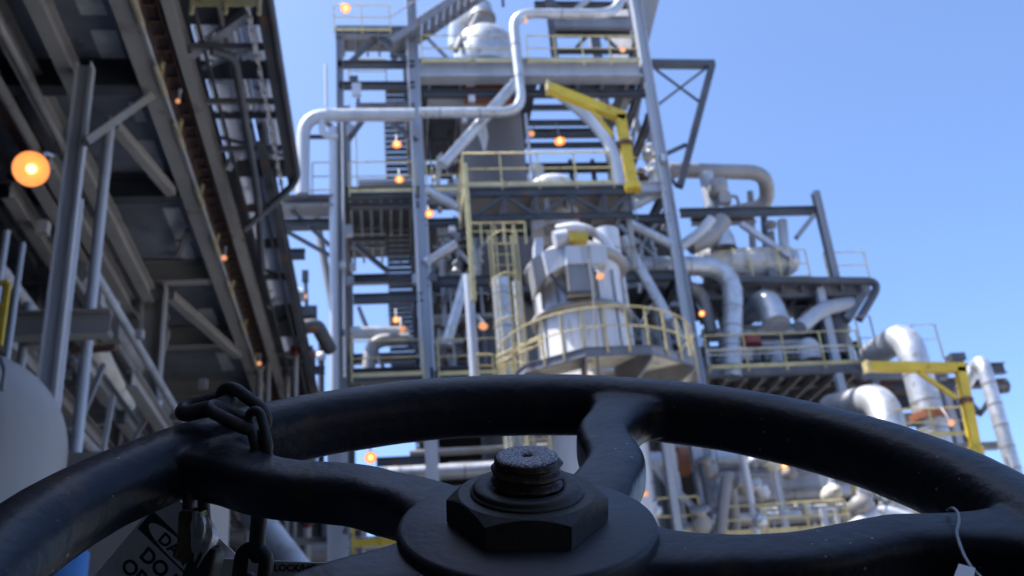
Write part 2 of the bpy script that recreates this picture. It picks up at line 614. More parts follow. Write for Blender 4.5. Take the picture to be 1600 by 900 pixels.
# the valve the wheel belongs to (below the picture)
valve = empty('gate_valve', (WC - WN * 1.0), 'gate valve body and yoke below the navy handwheel, mounted on a flanged pipe', 'valve')
m = MB(); m.lathe([(0.02, 0), (0.024, -0.08), (0.024, -0.55)], WC - WN * 0.07, WN, 24); m.build('stem', 'stem', valve)
m = MB()
for s in (-1, 1):
    m.tube([wp(s * 0.03, 0, -0.16), wp(s * 0.09, 0, -0.25), wp(s * 0.10, 0, -0.55)], 0.018, 10, bend=0.05)
m.build('yoke', 'navy', valve)
m = MB(); m.lathe([(0, -0.55), (0.15, -0.55), (0.15, -0.60), (0.10, -0.61), (0.11, -0.9), (0.16, -0.92), (0.16, -1.2), (0, -1.22)], WC, WN, 32); m.build('bonnet', 'navy', valve)
bc = WC - WN * 1.08
m = MB(); m.tube([bc + V((-0.4, 0, 0)), bc + V((0.4, 0, 0))], 0.16, 28); m.build('valve_body', 'navy', valve)
for s in (-1, 1):
    m = MB(); m.tube([bc + V((s * 0.4, 0, 0)), bc + V((s * 0.45, 0, 0))], 0.24, 28); m.build('flange', 'navy', valve)
m = MB(); m.tube([bc + V((0.45, 0, 0)), bc + V((2.2, 0, 0)), bc + V((2.2, 0, -0.9))], 0.13, 20, bend=0.3)
tag(m.build('pipe', 'silver'), 'clad pipe leaving the handwheel valve towards the right, below the frame', 'pipe')
m = MB(); m.tube([bc + V((-0.45, 0, 0)), bc + V((-2.4, 0, 0)), bc + V((-2.4, 0, -0.9))], 0.13, 20, bend=0.3)
tag(m.build('pipe', 'silver'), 'clad pipe leaving the handwheel valve towards the left, below the frame', 'pipe')
m = MB(); m.box((bc.x, bc.y, (bc.z - 0.16) / 2), (0.3, 0.3, bc.z - 0.14))
tag(m.build('concrete_plinth', 'conc'), 'concrete plinth carrying the handwheel valve, below the frame', 'plinth')

# ------------------------------------------------------------ chain, padlock, tags
def link_obj(c, ax_long, ax_wide, L=0.05, W=0.030, r=0.0052, parent=None):
    """one stadium-shaped chain link"""
    c, a, b = V(c), V(ax_long).normalized(), V(ax_wide)
    b = (b - a * b.dot(a)).normalized()
    pts = []
    hl, hw = L / 2 - W / 2, W / 2 - r
    for k in range(32):
        t = 2 * math.pi * k / 32
        x, y = math.cos(t) * hw, math.sin(t) * hw
        pts.append(c + a * (x + math.copysign(hl, math.cos(t)) * (1 if abs(math.cos(t)) > 0.05 else 0)) + b * y)
    m = MB().tube(pts, r, 14, closed=True)
    return m.build('chain_link', 'chain', parent)
cr_, cu_, cb_ = RW @ V((1, 0, 0)), RW @ V((0, 1, 0)), RW @ V((0, 0, 1))   # picture-aligned directions at the wheel
def scr(dx, dy, dz=0.0):
    return cr_ * dx - cu_ * dy + cb_ * dz
chain = empty('lock_chain', Pd(400, 660, 0.99), 'dark steel lockout chain looped over the upper left of the navy wheel rim', 'chain')
DL = 0.978
link_obj(Pd(322, 634, DL - 0.002), scr(1, -0.24, 0.0), scr(0.05, 0.28, 1.0), L=0.060, W=0.036, r=0.0078, parent=chain)
link_obj(Pd(381, 638, DL + 0.002), scr(1, 0.72, 0.10), scr(0.50, -0.60, 0.55), L=0.064, W=0.042, r=0.0060, parent=chain)
link_obj(Pd(362, 652, DL - 0.026), scr(1, 0.50, 0.0), scr(0.0, 0.22, 1.0), L=0.056, W=0.030, r=0.0062, parent=chain)
link_obj(Pd(404, 676, DL - 0.036), scr(0.30, 1, 0.20), scr(0.8, -0.2, 0.5), L=0.050, W=0.026, r=0.0046, parent=chain)
link_obj(Pd(417, 712, DL - 0.020), scr(0.12, 1, -0.4), scr(0.3, -0.2, 0.8), L=0.052, W=0.028, r=0.0046, parent=chain)
link_obj(Pd(408, 755, DL + 0.06), scr(-0.1, 1, 0.1), scr(0.9, 0.0, 0.4), L=0.060, W=0.034, r=0.0062, parent=chain)
link_obj(Pd(404, 797, DL + 0.04), scr(-0.03, 1, 0.0), scr(0.15, 0.0, 1.0), L=0.062, W=0.034, r=0.0066, parent=chain)
link_obj(Pd(403, 832, DL + 0.03), scr(-0.08, 1, 0.0), scr(0.35, 0.0, 1.0), L=0.060, W=0.034, r=0.0070, parent=chain)
link_obj(Pd(393, 906, DL + 0.02), scr(-0.12, 1, 0.0), scr(1, 0.1, 0.1), L=0.076, W=0.040, r=0.0072, parent=chain)
link_obj(Pd(384, 950, DL + 0.02), scr(-0.1, 1, 0.0), scr(0.1, 0.0, 1.0), L=0.070, W=0.036, r=0.0070, parent=chain)

pad = empty('padlock', Pd(308, 850, 0.93), 'tarnished padlock in a crumpled silver sleeve hanging in front of the danger tag', 'padlock')
m = MB()
pts = [Pd(296, 815, 0.93), Pd(294, 782, 0.93), Pd(298, 758, 0.935), Pd(308, 752, 0.94), Pd(317, 762, 0.945), Pd(319, 800, 0.95), Pd(322, 835, 0.95)]
m.tube(pts, 0.0056, 14, bend=0.02)
m.build('shackle', 'chain', pad)
m = MB()
# body: rounded brass block, turned a little
bx = [scr(1, 0.10, 0.35).normalized()]
by = scr(0.12, 1, 0).normalized(); by = (by - bx[0] * by.dot(bx[0])).normalized()
bz = bx[0].cross(by)
cc = Pd(300, 838, 0.925)
for rr, hh in ((1.0, 1.0),):
    prof = []
pts2 = []
for k in range(28):
    a = 2 * math.pi * k / 28
    x = math.copysign(abs(math.cos(a)) ** 0.5, math.cos(a)) * 0.0105
    y = math.copysign(abs(math.sin(a)) ** 0.5, math.sin(a)) * 0.011
    pts2.append((x, y))
vs = []
levels = [(-0.024, 0.80), (-0.0225, 0.97), (-0.018, 1.0), (0.0, 1.0), (0.016, 1.0), (0.020, 0.97), (0.022, 0.8)]
for z, s in levels:
    for x, y in pts2:
        vs.append(cc + bx[0] * x * s + bz * y * s + by * z)
K = len(pts2)
fs = [(i * K + k, i * K + (k + 1) % K, (i + 1) * K + (k + 1) % K, (i + 1) * K + k) for i in range(len(levels) - 1) for k in range(K)]
fs += [list(range(K)), list(range((len(levels) - 1) * K, len(levels) * K))[::-1]]
m.add(vs, fs, True); m.build('body', 'brass', pad)
m = MB()
vs = []
NU, NV = 26, 20
for i in range(NU + 1):
    for j in range(NV + 1):
        u, v = i / NU, j / NV
        px = 297 + 3 * v + (u) * (10 + 32 * math.sin(math.pi * min(1, 0.15 + v * 0.8)) )
        py = 798 + 86 * v + 8 * u
        q = Pd(px, py, 0.912 - 0.012 * math.sin(math.pi * u) + 0.003 * math.sin(17 * u + 9 * v))
        q += cb_ * 0.0030 * nz3(q, 130)
        vs.append(q)
fs = [(i * (NV + 1) + j, (i + 1) * (NV + 1) + j, (i + 1) * (NV + 1) + j + 1, i * (NV + 1) + j + 1) for i in range(NU) for j in range(NV)]
m.add(vs, fs, True)
vs2 = [V(v) - cb_ * 0.004 for v in vs]
m.add(vs2, [f[::-1] for f in fs], True)
m.build('foil_sleeve', 'foil', pad)
m = MB()
cc2 = Pd(312, 902, 0.915)
vs = []
levels = [(-0.030, 0.5), (-0.024, 0.9), (-0.012, 1.08), (0.004, 1.05), (0.014, 0.85), (0.019, 0.45)]
for z, sc_ in levels:
    for x, y in pts2:
        vs.append(cc2 + bx[0] * x * 1.25 * sc_ + bz * y * 1.05 * sc_ + by * z + bx[0] * z * -0.35)
fs = [(i * K + k, i * K + (k + 1) % K, (i + 1) * K + (k + 1) % K, (i + 1) * K + k) for i in range(len(levels) - 1) for k in range(K)]
fs += [list(range(K)), list(range((len(levels) - 1) * K, len(levels) * K))[::-1]]
m.add(vs, fs, True)
m.build('bumper', 'ink', pad)

def text_mesh(body, size):
    cu = bpy.data.curves.new('lettering', 'FONT')
    cu.body = body
    cu.size = size
    cu.extrude = 0.0002
    cu.offset = size * 0.026
    cu.align_x = 'LEFT'
    o = bpy.data.objects.new('tmp', cu)
    COL.objects.link(o)
    dg = bpy.context.evaluated_depsgraph_get()
    me = bpy.data.meshes.new_from_object(o.evaluated_get(dg))
    bpy.data.objects.remove(o)
    return me
def put_text(body, size, org, ux, uy, parent, m='ink', sx=1.0):
    me = text_mesh(body, size)
    me.materials.clear(); me.materials.append(M[m])
    o = bpy.data.objects.new('lettering', me)
    COL.objects.link(o)
    o.parent = parent
    ux, uy = V(ux).normalized(), V(uy).normalized()
    uz = ux.cross(uy)
    mw = Matrix((ux * sx, uy, uz)).transposed().to_4x4()
    mw.translation = V(org) - ORG[parent.name]
    o.matrix_local = mw
    return o
# danger tag: turned 43 degrees, hangs behind the rim
def tag_at(px, py):
    d = 1.06 - (px - 250) * 0.0001
    return Pd(px, py, d)
tu = (tag_at(368, 862) - tag_at(320, 816)).normalized()
tv = (tag_at(135, 900) - tag_at(205, 827)).normalized()
tv = (tv - tu * tv.dot(tu)).normalized()
tn = tv.cross(tu).normalized()
if tn.dot(CAM - tag_at(250, 850)) < 0: tn = -tn
O = tag_at(262, 764)
dtag = empty('danger_tag', O, 'grey danger tag with black header hanging tilted behind the padlock', 'tag')
TWd, THt = 0.118, 0.19
m = MB(); m.prism([O, O + tu * TWd, O + tu * TWd + tv * THt, O + tv * THt], -tn * 0.0012); m.build('plate', 'tag', dtag)
px_mm = 1.06 / F
def tp(a, b, h=0.0004):      # a along the text, b down the tag, in pixels of the photo
    return O + tu * (a * px_mm) + tv * (b * px_mm) + tn * h
# black header band with a light oval cut in it
m = MB()
A0, A1, B0, B1 = 4, 168, 42, 80
m.prism([tp(A0, B0), tp(A1, B0), tp(A1, B1), tp(A0, B1)], tn * 0.0002)
m.build('header_band', 'ink', dtag)
m = MB()
ell = [tp(88 + math.copysign(abs(math.cos(t)) ** 0.8, math.cos(t)) * 74, 61 + math.sin(t) * 15.5, 0.0008) for t in [2 * math.pi * k / 40 for k in range(40)]]
m.prism(ell, tn * 0.0002); m.build('oval', 'tag', dtag)
put_text('DANGER', 27 * px_mm, tp(40, 71, 0.0013), tu, -tv, dtag, sx=1.0)
put_text('DO NOT', 33 * px_mm, tp(34, 112, 0.0006), tu, -tv, dtag)
put_text('OPERATE', 33 * px_mm, tp(22, 146, 0.0006), tu, -tv, dtag)
# grey lock / hold tag at the bottom edge
def t2(px, py): return Pd(px, py, 1.035)
O2 = t2(330, 878)
htag = empty('hold_tag', O2, 'grey lock and hold tag lying behind the chain at the bottom edge', 'tag')
m = MB(); m.prism([t2(330, 872), t2(560, 882), t2(560, 960), t2(330, 960)], -cb_ * 0.0015); m.build('plate', 'tag', htag)
put_text('LOCK/HOLD TAG', 15 * 1.035 / F, t2(428, 892) + cb_ * 0.0006, (t2(560, 898) - t2(441, 896.5)), cu_, htag)
put_text('DO NOT REMOVE', 13 * 1.035 / F, t2(441, 914) + cb_ * 0.0006, (t2(560, 916) - t2(441, 914)), cu_, htag)
# tie wire on the right spoke with a scrap of label
m = MB()
wd = [(1480, 798, .79), (1488, 793, .785), (1497, 800, .775), (1499, 816, .765), (1494, 832, .752), (1500, 852, .742), (1508, 872, .738), (1520, 890, .735), (1535, 905, .735)]
def onwheel(px, py, h):
    v = RW @ V((px - 800, 450 - py, -F))
    o_ = WC + WN * h
    return CAM + v * ((o_ - CAM).dot(WN) / v.dot(WN))
m.tube([onwheel(q[0], q[1], h_) for q, h_ in zip(wd, (-0.004, 0.002, 0.006, 0.005, 0.004, 0.004, 0.005, 0.005, 0.004))], 0.0012, 8, bend=0.008)
wr = m.build('tie_wire', 'wire'); tag(wr, 'thin twisted tie wire hanging over the right spoke of the handwheel', 'wire')
m = MB(); m.prism([onwheel(1498, 882, .006), onwheel(1524, 889, .006), onwheel(1520, 915, .006), onwheel(1488, 908, .006)], WN * 0.0006)
m.build('label_scrap', 'tag', wr)

# ============================================================ GROUND
m = MB(); m.box((0, 40, -0.25), (1200, 1200, 0.5))
tag(m.build('ground', 'conc'), kind='structure')

# added unseen block and dark pad: cut sky and bounce light on the wheel
tag(MB().box((2, -11, 8), (46, 4, 16)).build('sky_light_blocker', 'build'), 'added dark block behind the camera, unseen, cutting sky light on the wheel', 'building')
tag(MB().box((3.2, 2.5, 0.012), (12.8, 13.0, 0.008)).build('bounce_dimming_pad', 'pad'), kind='structure')

# ------------------------------------------------------------ shared builders
def hx(px1, px2, py, Y):
    """ends of a level line along the plant's x axis"""
    c = P((px1 + px2) / 2, py, Y=Y)
    a, b = P(px1, py, Y=Y), P(px2, py, Y=Y)
    return V((a.x, Y, c.z)), V((b.x, Y, c.z))

def rail(label, pts, h=1.07, post=1.4, r=0.024, mt='rail', closed=False, group=None, toe=True, posts_out=0.0, drop=0.0):
    pts = [V(p) for p in pts]
    o = empty('handrail', pts[0], label, 'handrail', group)
    up = V((0, 0, 1))
    seq = pts + ([pts[0]] if closed else [])
    MB().tube([p + up * h for p in seq], r, 8).build('top_rail', mt, o)
    MB().tube([p + up * h * 0.52 for p in seq], r * 0.9, 8).build('mid_rail', mt, o)
    if toe:
        m = MB()
        for a, b in zip(seq[:-1], seq[1:]):
            m.bar(a + up * 0.06, b + up * 0.06, 0.012, 0.12)
        m.build('toe_board', mt, o)
    first = None
    acc = 0
    spots = [pts[0]]
    for a, b in zip(seq[:-1], seq[1:]):
        L = (b - a).length
        n = max(1, round(L / post))
        for k in range(1, n + 1):
            spots.append(a.lerp(b, k / n))
    if closed: spots = spots[:-1]
    for q in spots:
        if first is None:
            first = MB().bar(q - up * (0.12 + drop), q + up * (h - 0.01), 0.042, 0.042, (0, 1, 0)).build('post', mt, o, org=q)
        else:
            inst('post', first, o, q)
    return o

def pipe(label, pts, r, mt='silver', bend=None, seg=18, rings=0.9, group=None, flanges=(), fm='dull', name='pipe', cat='pipe'):
    bd = bend if bend is not None else r * 3.2
    o = MB().tube(pts, r, seg, bend=bd).build(name, mt)
    tag(o, label, cat, group)
    if rings > 0:
        m = MB(); m.bands_only = True; m.bands = []
        m.tube(pts, r, seg, bend=bd, rings=rings)
        for bv in m.bands:
            MB().tube(*bv).build('cladding_band', 'dull', o)
    for p, d in flanges:
        MB().tube([V(p) - V(d).normalized() * 0.05, V(p) + V(d).normalized() * 0.05], r * 1.5, 20).build('flange', fm, o)
    return o

def lamp(px, py, Y, dia, label, mode='bulb', look=(0.0, -0.35, -1.0), arm=(0, 0.5, 0.3), mt=None):
    """bell-shaped plant lamp on a bent arm; mouth centre is seen at the pixel"""
    c = P(px, py, Y=Y)
    dia *= 0.9 if dia == 0.335 else (0.74 if mode == 'bulb' else 0.56)
    d = V(look).normalized()
    o = empty('plant_lamp', c, label, 'lamp', 'sodium lamps hung about the plant')
    R_ = dia / 2
    m = MB(); m.lathe([(R_ * 1.0, 0), (R_ * 1.02, -0.01), (R_ * 0.75, -R_ * 0.38), (R_ * 0.36, -R_ * 0.60), (R_ * 0.34, -R_ * 1.3), (R_ * 0.2, -R_ * 1.45), (0, -R_ * 1.45)], c, d, 24)
    m.build('housing', 'housing', o)
    m = MB(); m.lathe([(R_ * 0.97, -0.004), (R_ * 0.72, -R_ * 0.33), (R_ * 0.34, -R_ * 0.52), (0, -R_ * 0.52)], c, d, 24)
    m.build('reflector', 'reflector' if mode != 'dim' else 'dimref', o)
    m = MB(); m.lathe([(0, R_ * 0.12), (R_ * 0.16, R_ * 0.08), (R_ * 0.26, -R_ * 0.08), (R_ * 0.24, -R_ * 0.28), (R_ * 0.14, -R_ * 0.45)], c, d, 16)
    m.build('bulb', 'bulb' if mode == 'bulb' else 'reflector', o)
    b = c - d * R_ * 1.4
    MB().tube([b, b + V((arm[0] * 0.3, arm[1] * 0.3, 0.22)), b + V(arm) + V((0, 0, 0.12))], 0.02, 8, bend=0.15).build('arm', 'galv', o)
    return o

def stair(label, a, b, wdt, across, n, mt='dark', group=None, td=0.24, hr=None):
    """flight from a up to b, width along 'across'"""
    a, b, ac = V(a), V(b), V(across).normalized()
    o = empty('stair_flight', a, label, 'stairs', group)
    for s in (0, 1):
        MB().bar(a + ac * wdt * s, b + ac * wdt * s, 0.03, 0.24).build('stringer', mt, o)
    run = (b - a); run.z = 0
    rd = run.normalized() if run.length > 0.01 else V((0, 1, 0))
    first = None
    for k in range(n):
        q = a.lerp(b, (k + 0.5) / n) + ac * wdt / 2
        if first is None:
            first = MB().box(q, (wdt - 0.04, td, 0.085), (ac, rd, V((0, 0, 1)))).build('tread', mt, o, org=q)
        else:
            inst('tread', first, o, q)
    if hr:
        for s in (0, 1):
            MB().tube([a + ac * wdt * s + V((0, 0, 0.95)), b + ac * wdt * s + V((0, 0, 0.95))], 0.022, 8).build('stair_rail', hr, o)
    return o

def ladder(label, x, y, z0, z1, wdt=0.45, ax=(1, 0, 0), mt='rail', cage=True, face=(0, -1, 0)):
    ax, fc = V(ax), V(face)
    base = V((x, y, z0))
    o = empty('caged_ladder' if cage else 'ladder', base, label, 'ladder')
    for s in (-1, 1):
        MB().bar(base + ax * wdt / 2 * s, V((x, y, z1)) + ax * wdt / 2 * s, 0.05, 0.03, (0, 1, 0)).build('side_rail', mt, o)
    n = int((z1 - z0) / 0.3)
    first = None
    for k in range(n):
        q = base + V((0, 0, 0.3 * (k + 0.5)))
        if first is None:
            first = MB().tube([q - ax * wdt / 2, q + ax * wdt / 2], 0.014, 6).build('rung', mt, o, org=q)
        else:
            inst('rung', first, o, q)
    if cage:
        zz = z0 + 1.0
        fh = None
        while zz < z1 + 0.01:
            q = V((x, y, zz))
            if fh is None:
                pts = [q + ax * wdt * 0.75 * math.cos(t) + fc * 0.7 * math.sin(t) for t in [math.pi * k / 10 for k in range(11)]]
                fh = MB().tube(pts, 0.018, 6).build('cage_hoop', mt, o, org=q)
            else:
                inst('cage_hoop', fh, o, q)
            zz += 1.15
        for k in (1, 3, 5, 7, 9):
            t = math.pi * k / 10
            q = base + ax * wdt * 0.75 * math.cos(t) + fc * 0.7 * math.sin(t)
            MB().bar(q + V((0, 0, 1.0)), V((q.x, q.y, z1)), 0.03, 0.012, (0, 1, 0)).build('cage_bar', mt, o)
    return o

# ============================================================ LEFT PIPE RACK
ZR = 9.0                     # deck girders, metres above the camera
def L(px, py, Z=ZR): return P(px, py, Z=Z)
rack = empty('pipe_rack', (-3.5, 11.5, 0), 'dark overhead pipe rack with fireproofed columns and sheeted decks along the left side', 'pipe rack')
zc = CAM.z
def gy(x, z, y0, y1, w_, h, mt, name='girder', parent=None, kind='i'):
    """girder running away from the camera; z is camera-relative underside"""
    m = MB()
    a, b = V((x, y0, zc + z + h / 2)), V((x, y1, zc + z + h / 2))
    (m.ibeam if kind == 'i' else m.bar)(a, b, w_, h)
    return m.build(name, mt, parent or rack)
def gx(y, z, x0, x1, w_, h, mt, name='cross_beam', parent=None, kind='i'):
    m = MB()
    a, b = V((x0, y, zc + z + h / 2)), V((x1, y, zc + z + h / 2))
    (m.ibeam if kind == 'i' else m.bar)(a, b, w_, h)
    return m.build(name, mt, parent or rack)
YB0, YE = -9.0, 30.0
gy(-3.12, ZR, YB0, YE, 0.26, 0.62, 'brown')
gy(-2.56, ZR, YB0, YE, 0.14, 0.30, 'brown')
gy(-1.42, ZR, YB0, 15.0, 0.10, 0.30, 'dark')
gy(-1.78, ZR, 13.6, YE, 0.14, 0.40, 'dark')
gy(-2.18, ZR + 0.5, YB0, YE, 0.16, 0.35, 'brown')
# long beams left of the sheeted bays
for i, (x, z, y0, y1, mt) in enumerate([(-4.12, 8.9, YB0, 12.3, 'brown'), (-4.72, 9.0, YB0, 13.6, 'brown'),
                                        (-5.25, 9.0, YB0, 14.4, 'rusty'), (-5.75, 8.8, YB0, 14.4, 'brown'), (-6.4, 9.0, YB0, 18.0, 'brown'), (-7.2, 9.0, YB0, 18.0, 'dark'), (-8.2, 9.0, YB0, YE, 'brown'),
                                        (-4.42, 8.6, 13.4, 20.0, 'brown'), (-4.78, 8.4, 13.4, 20.6, 'brown'), (-5.05, 8.4, 13.4, 22.0, 'brown'), (-5.5, 8.3, 14.0, 25.0, 'brown')]):
    gy(x, z, y0, y1, 0.20, 0.32, mt, 'long_beam')
# deeper rack level further down, glimpsed between the columns
for i, (x, z, y0, y1) in enumerate([(-3.75, 5.6, 15.0, YE), (-4.25, 5.6, 14.0, YE), (-4.9, 5.5, 12.5, YE), (-5.6, 5.6, 12.5, YE), (-6.4, 5.2, 12.5, YE),
                                    (-3.6, 3.3, 14.0, YE), (-4.3, 3.4, 14.0, YE), (-5.2, 3.2, 13.0, YE)]):
    gy(x, z, y0, y1, 0.18, 0.26, 'brown', 'lower_long_beam')
yc = [-8.6, -4.0, 0.5, 5.2, 8.6, 12.35, 15.4, 18.6, 21.9, 25.2, 28.6]
for y in yc:
    gx(y, ZR + 0.06, -9.5, -3.26, 0.24, 0.46, 'dark' if y < 17 else 'brown')
for y in yc[3:]:
    gx(y + 0.2, ZR + 0.64, -3.1, -1.5, 0.14, 0.2, 'dark', 'outer_cross_beam')
for y in (12.35, 18.6, 25.2):
    gx(y, 5.3, -9.0, -3.4, 0.22, 0.34, 'brown', 'lower_cross_beam')
    gx(y + 0.3, 3.0, -9.0, -3.4, 0.2, 0.28, 'brown', 'lower_cross_beam')
# sheeting between the beams: dark sheets with pale patches that have daylight painted in
for bi, (ya, yb) in enumerate(zip(yc[:-1], yc[1:])):
    for xi in range(5):
        x0 = -3.05 - xi * 1.25
        x1 = x0 - 1.247
        n = 2
        for k in range(n):
            y0 = ya + (yb - ya) * k / n + 0.002
            y1 = ya + (yb - ya) * (k + 1) / n - 0.002
            m = MB(); m.box(((x0 + x1) / 2, (y0 + y1) / 2, zc + ZR + 0.56 + 0.006 * k), (abs(x1 - x0), y1 - y0, 0.025))
            m.build('deck_sheet', 'roofd', rack)
for (px, py, wx, wy) in [(140, 5, 0.34, 0.45), (172, 76, 0.34, 0.80), (238, 243, 0.22, 0.9), (246, 290, 0.24, 0.8), (278, 352, 0.30, 1.3), (294, 400, 0.26, 1.4), (300, 428, 0.3, 0.8), (215, 175, 0.16, 0.5), (328, 500, 0.3, 1.2), (352, 565, 0.3, 1.2)]:
    q = P(px, py, Z=ZR + 0.54)
    m = MB(); m.box((q.x, q.y, q.z), (wx, wy, 0.012)); m.build('painted_daylight_sheet', 'patch', rack)
# outer bays: pale corrugated panels that let daylight through, between dark sheets
def pale(x0, x1, y0, y1):
    m = MB(); n = 6; z = ZR + 0.36
    for k in range(n):
        xa = x0 + (x1 - x0) * k / n
        m.box((xa + (x1 - x0) / n / 2, (y0 + y1) / 2, zc + z + 0.02 * (k % 2)), (abs(x1 - x0) / n - 0.004, y1 - y0 - 0.01, 0.02))
    m.build('pale_panel', 'panel', rack)
def dsheet(x0, x1, y0, y1):
    MB().box(((x0 + x1) / 2, (y0 + y1) / 2, zc + ZR + 0.38), (x1 - x0 - 0.006, y1 - y0 - 0.006, 0.03)).build('outer_deck_sheet', 'dark', rack)
for (y0, y1, a_, b_) in [(-9, 0, 0, 0), (0, 9.6, 0, 0), (9.6, 10.1, 1, 0), (10.1, 11.3, 0, 0), (11.3, 12.05, 1, 1), (12.05, 12.5, 0, 0), (12.5, 13.3, 1, 1), (13.3, 13.5, 0, 0), (13.5, 14.65, 1, 1), (14.65, 15.2, 0, 0)]:
    dsheet(-3.0, -2.44, y0, y1)
    if a_ or b_:
        (pale if a_ else dsheet)(-2.42, -1.90, y0, y1)
        (pale if b_ else dsheet)(-1.86, -1.50, y0, y1)
    else:
        dsheet(-2.44, -1.45, y0, y1)
for (y0, y1, a_) in [(15.2, 16.1, 1), (16.1, 16.4, 0), (16.4, 17.4, 1), (17.4, 17.8, 0), (17.8, 18.9, 1), (18.9, 19.2, 0), (19.2, 20.4, 1), (20.4, 22.2, 0), (22.2, 23.4, 1), (23.4, 30, 0)]:
    dsheet(-3.0, -2.34, y0, y1)
    (pale if a_ else dsheet)(-2.32, -1.92, y0, y1)
# columns: fireproofed W sections
def wcol(px, py, Y, z0, ztop, w_, d_, mt, parent, name='column', flm=None):
    q = P(px, py, Y=Y)
    m = MB()
    a, b = V((q.x, Y, z0)), V((q.x, Y, ztop))
    m.ibeam(a, b, d_, w_, up=(1, 0, 0))
    return m.build(name, mt, parent), q
for (px, py, Y, ww) in [(133, 110, 11.7, 0.20), (238, 520, 18.6, 0.42), (330, 640, 25.2, 0.4)]:
    q = P(px, py, Y=Y)
    MB().ibeam(V((q.x, Y, 0)), V((q.x, Y, zc + ZR)), 0.34 if Y > 12 else 0.2, ww, up=(1, 0, 0)).build('column', 'brown' if Y > 12 else 'white', rack)
    MB().bar(V((q.x + ww / 2 + 0.012, Y - 0.05, 0)), V((q.x + ww / 2 + 0.012, Y - 0.05, zc + ZR - 0.1)), 0.10, 0.02, (1, 0, 0)).build('lit_edge_strip', 'galv', rack)  # pale strip stands for light on the column's right edge
for x in (-9.0, -6.6):
    for y in (5.0, 11.7, 18.6, 25.2):
        if x > -7 and y < 12: continue
        MB().ibeam(V((x, y, 0)), V((x, y, zc + ZR)), 0.34, 0.34, up=(1, 0, 0)).build('column', 'brown', rack)
# braces
def brace(p, q, w_, mt, parent, name='brace', h=None):
    return MB().bar(p, q, w_, h or w_, None).build(name, mt, parent)
brace(P(133, 222, Y=11.5), P(236, 150, Y=12.3), 0.10, 'brown', rack)
brace(L(178, 195, 8.95), L(268, 300, 8.95), 0.15, 'brown', rack)
brace(L(266, 462, 8.95), L(372, 555, 8.95), 0.18, 'brown', rack)
brace(P(298, 84, Y=11.8), P(392, 18, Y=10.8), 0.12, 'galv', rack)
brace(P(355, 264, Y=14.6), P(386, 214, Y=14.2), 0.10, 'galv', rack)
brace(P(420, 480, Y=20.2), P(436, 462, Y=20), 0.10, 'galv', rack)
brace(P(230, 640, Y=19), P(262, 520, Y=19), 0.08, 'brown', rack)
brace(L(278, 400, 9.3), L(293, 360, 9.3), 0.08, 'brown', rack)
# lattice, conduits and hangers under the outer bay and between the long beams
rng = random.Random(9)
for k in range(7):
    y = 9.3 + k * 2.3
    x0_, x1_ = (-2.42, -1.5) if y < 14.8 else (-2.34, -1.9)
    a, b = V((x0_, y, zc + ZR + .3)), V((x1_, y + 0.55, zc + ZR + .3))
    if k % 2: a.y, b.y = b.y, a.y
    MB().bar(a, b, .05, .05).build('lattice_bar', rng.choice(['dark', 'steel', 'galv']), rack)
for k in range(4):
    y = 10.2 + k * 1.25
    MB().bar(V((-2.46, y, zc + ZR + .12)), V((-1.45, y, zc + ZR + .12)), .05, .09).build('hanger_bar', rng.choice(['dark', 'steel', 'brown']), rack)
for (x, z, r, mt) in [(-2.3, 9.2, .03, 'dark'), (-1.98, 9.2, .035, 'dull')]:
    MB().tube([V((x, YB0, zc + z)), V((x, 14.9 if x > -1.95 else YE, zc + z))], r, 8).build('conduit', mt, rack)
for (x, z, r, y0, y1, mt) in [(-4.55, 8.7, .06, YB0, 20, 'dull'), (-5.0, 8.8, .08, YB0, 20, 'brown'), (-3.9, 6.6, .07, 13, 28, 'galv'), (-4.4, 6.9, .05, 13, 28, 'dull'), (-5.3, 6.9, .09, 13, 28, 'white'), (-4.0, 4.4, .08, 13, 28, 'dull'), (-4.7, 4.2, .1, 13, 28, 'galv')]:
    MB().tube([V((x, y0, zc + z)), V((x, y1, zc + z))], r, 10, rings=1.5).build('rack_line', mt, rack)
for k in range(26):
    q = V((rng.uniform(-6.5, -3.5), rng.uniform(12, 24), zc + rng.uniform(3.2, 8.4))); sz = rng.uniform(.1, .28)
    MB().box(q, (sz, sz, sz * rng.uniform(.8, 2))).build('fitting_box', rng.choice(['dull', 'galv', 'dark', 'brown', 'white']), rack)
for k in range(10):
    y = rng.uniform(13, 26); x = rng.uniform(-6, -3.7)
    MB().bar(V((x, y, zc + rng.uniform(2.5, 4))), V((x + rng.uniform(-.1, 1.2), y + rng.uniform(-.5, .5), zc + 5.5)), .07, .07).build('knee_bar', rng.choice(['brown', 'steel', 'galv']), rack)
# thin galvanised risers beside the columns
for i, (px, py, Y, r, zt, mt, lab) in enumerate([(150, 400, 12.6, 0.075, 8.75, 'galv', 'bright thin galvanised riser standing just right of the big rack column'),
                                         (112, 440, 12.2, 0.04, 7.2, 'galv', 'slim conduit riser close against the big rack column'),
                                         (30, 420, 10.4, 0.035, 5.6, 'galv', 'slim grey riser under the large glowing lamp'),
                                         (8, 380, 11.2, 0.04, 6.2, 'galv', 'grey riser at the picture edge below the large lamp'),
                                         (44, 480, 12.8, 0.06, 6.0, 'galv', 'grey riser between the large lamp and the big rack column'),
                                         (248, 640, 17.9, 0.05, 6.4, 'galv', 'pale riser along the second rack column'),
                                         (210, 660, 17.0, 0.03, 4.6, 'dull', 'thin riser left of the second rack column')]):
    q = P(px, py, Y=Y)
    tag(MB().tube([V((q.x, Y, 0)), V((q.x, Y, zc + zt))], r, 12).build('riser_pipe', mt), lab, 'pipe')
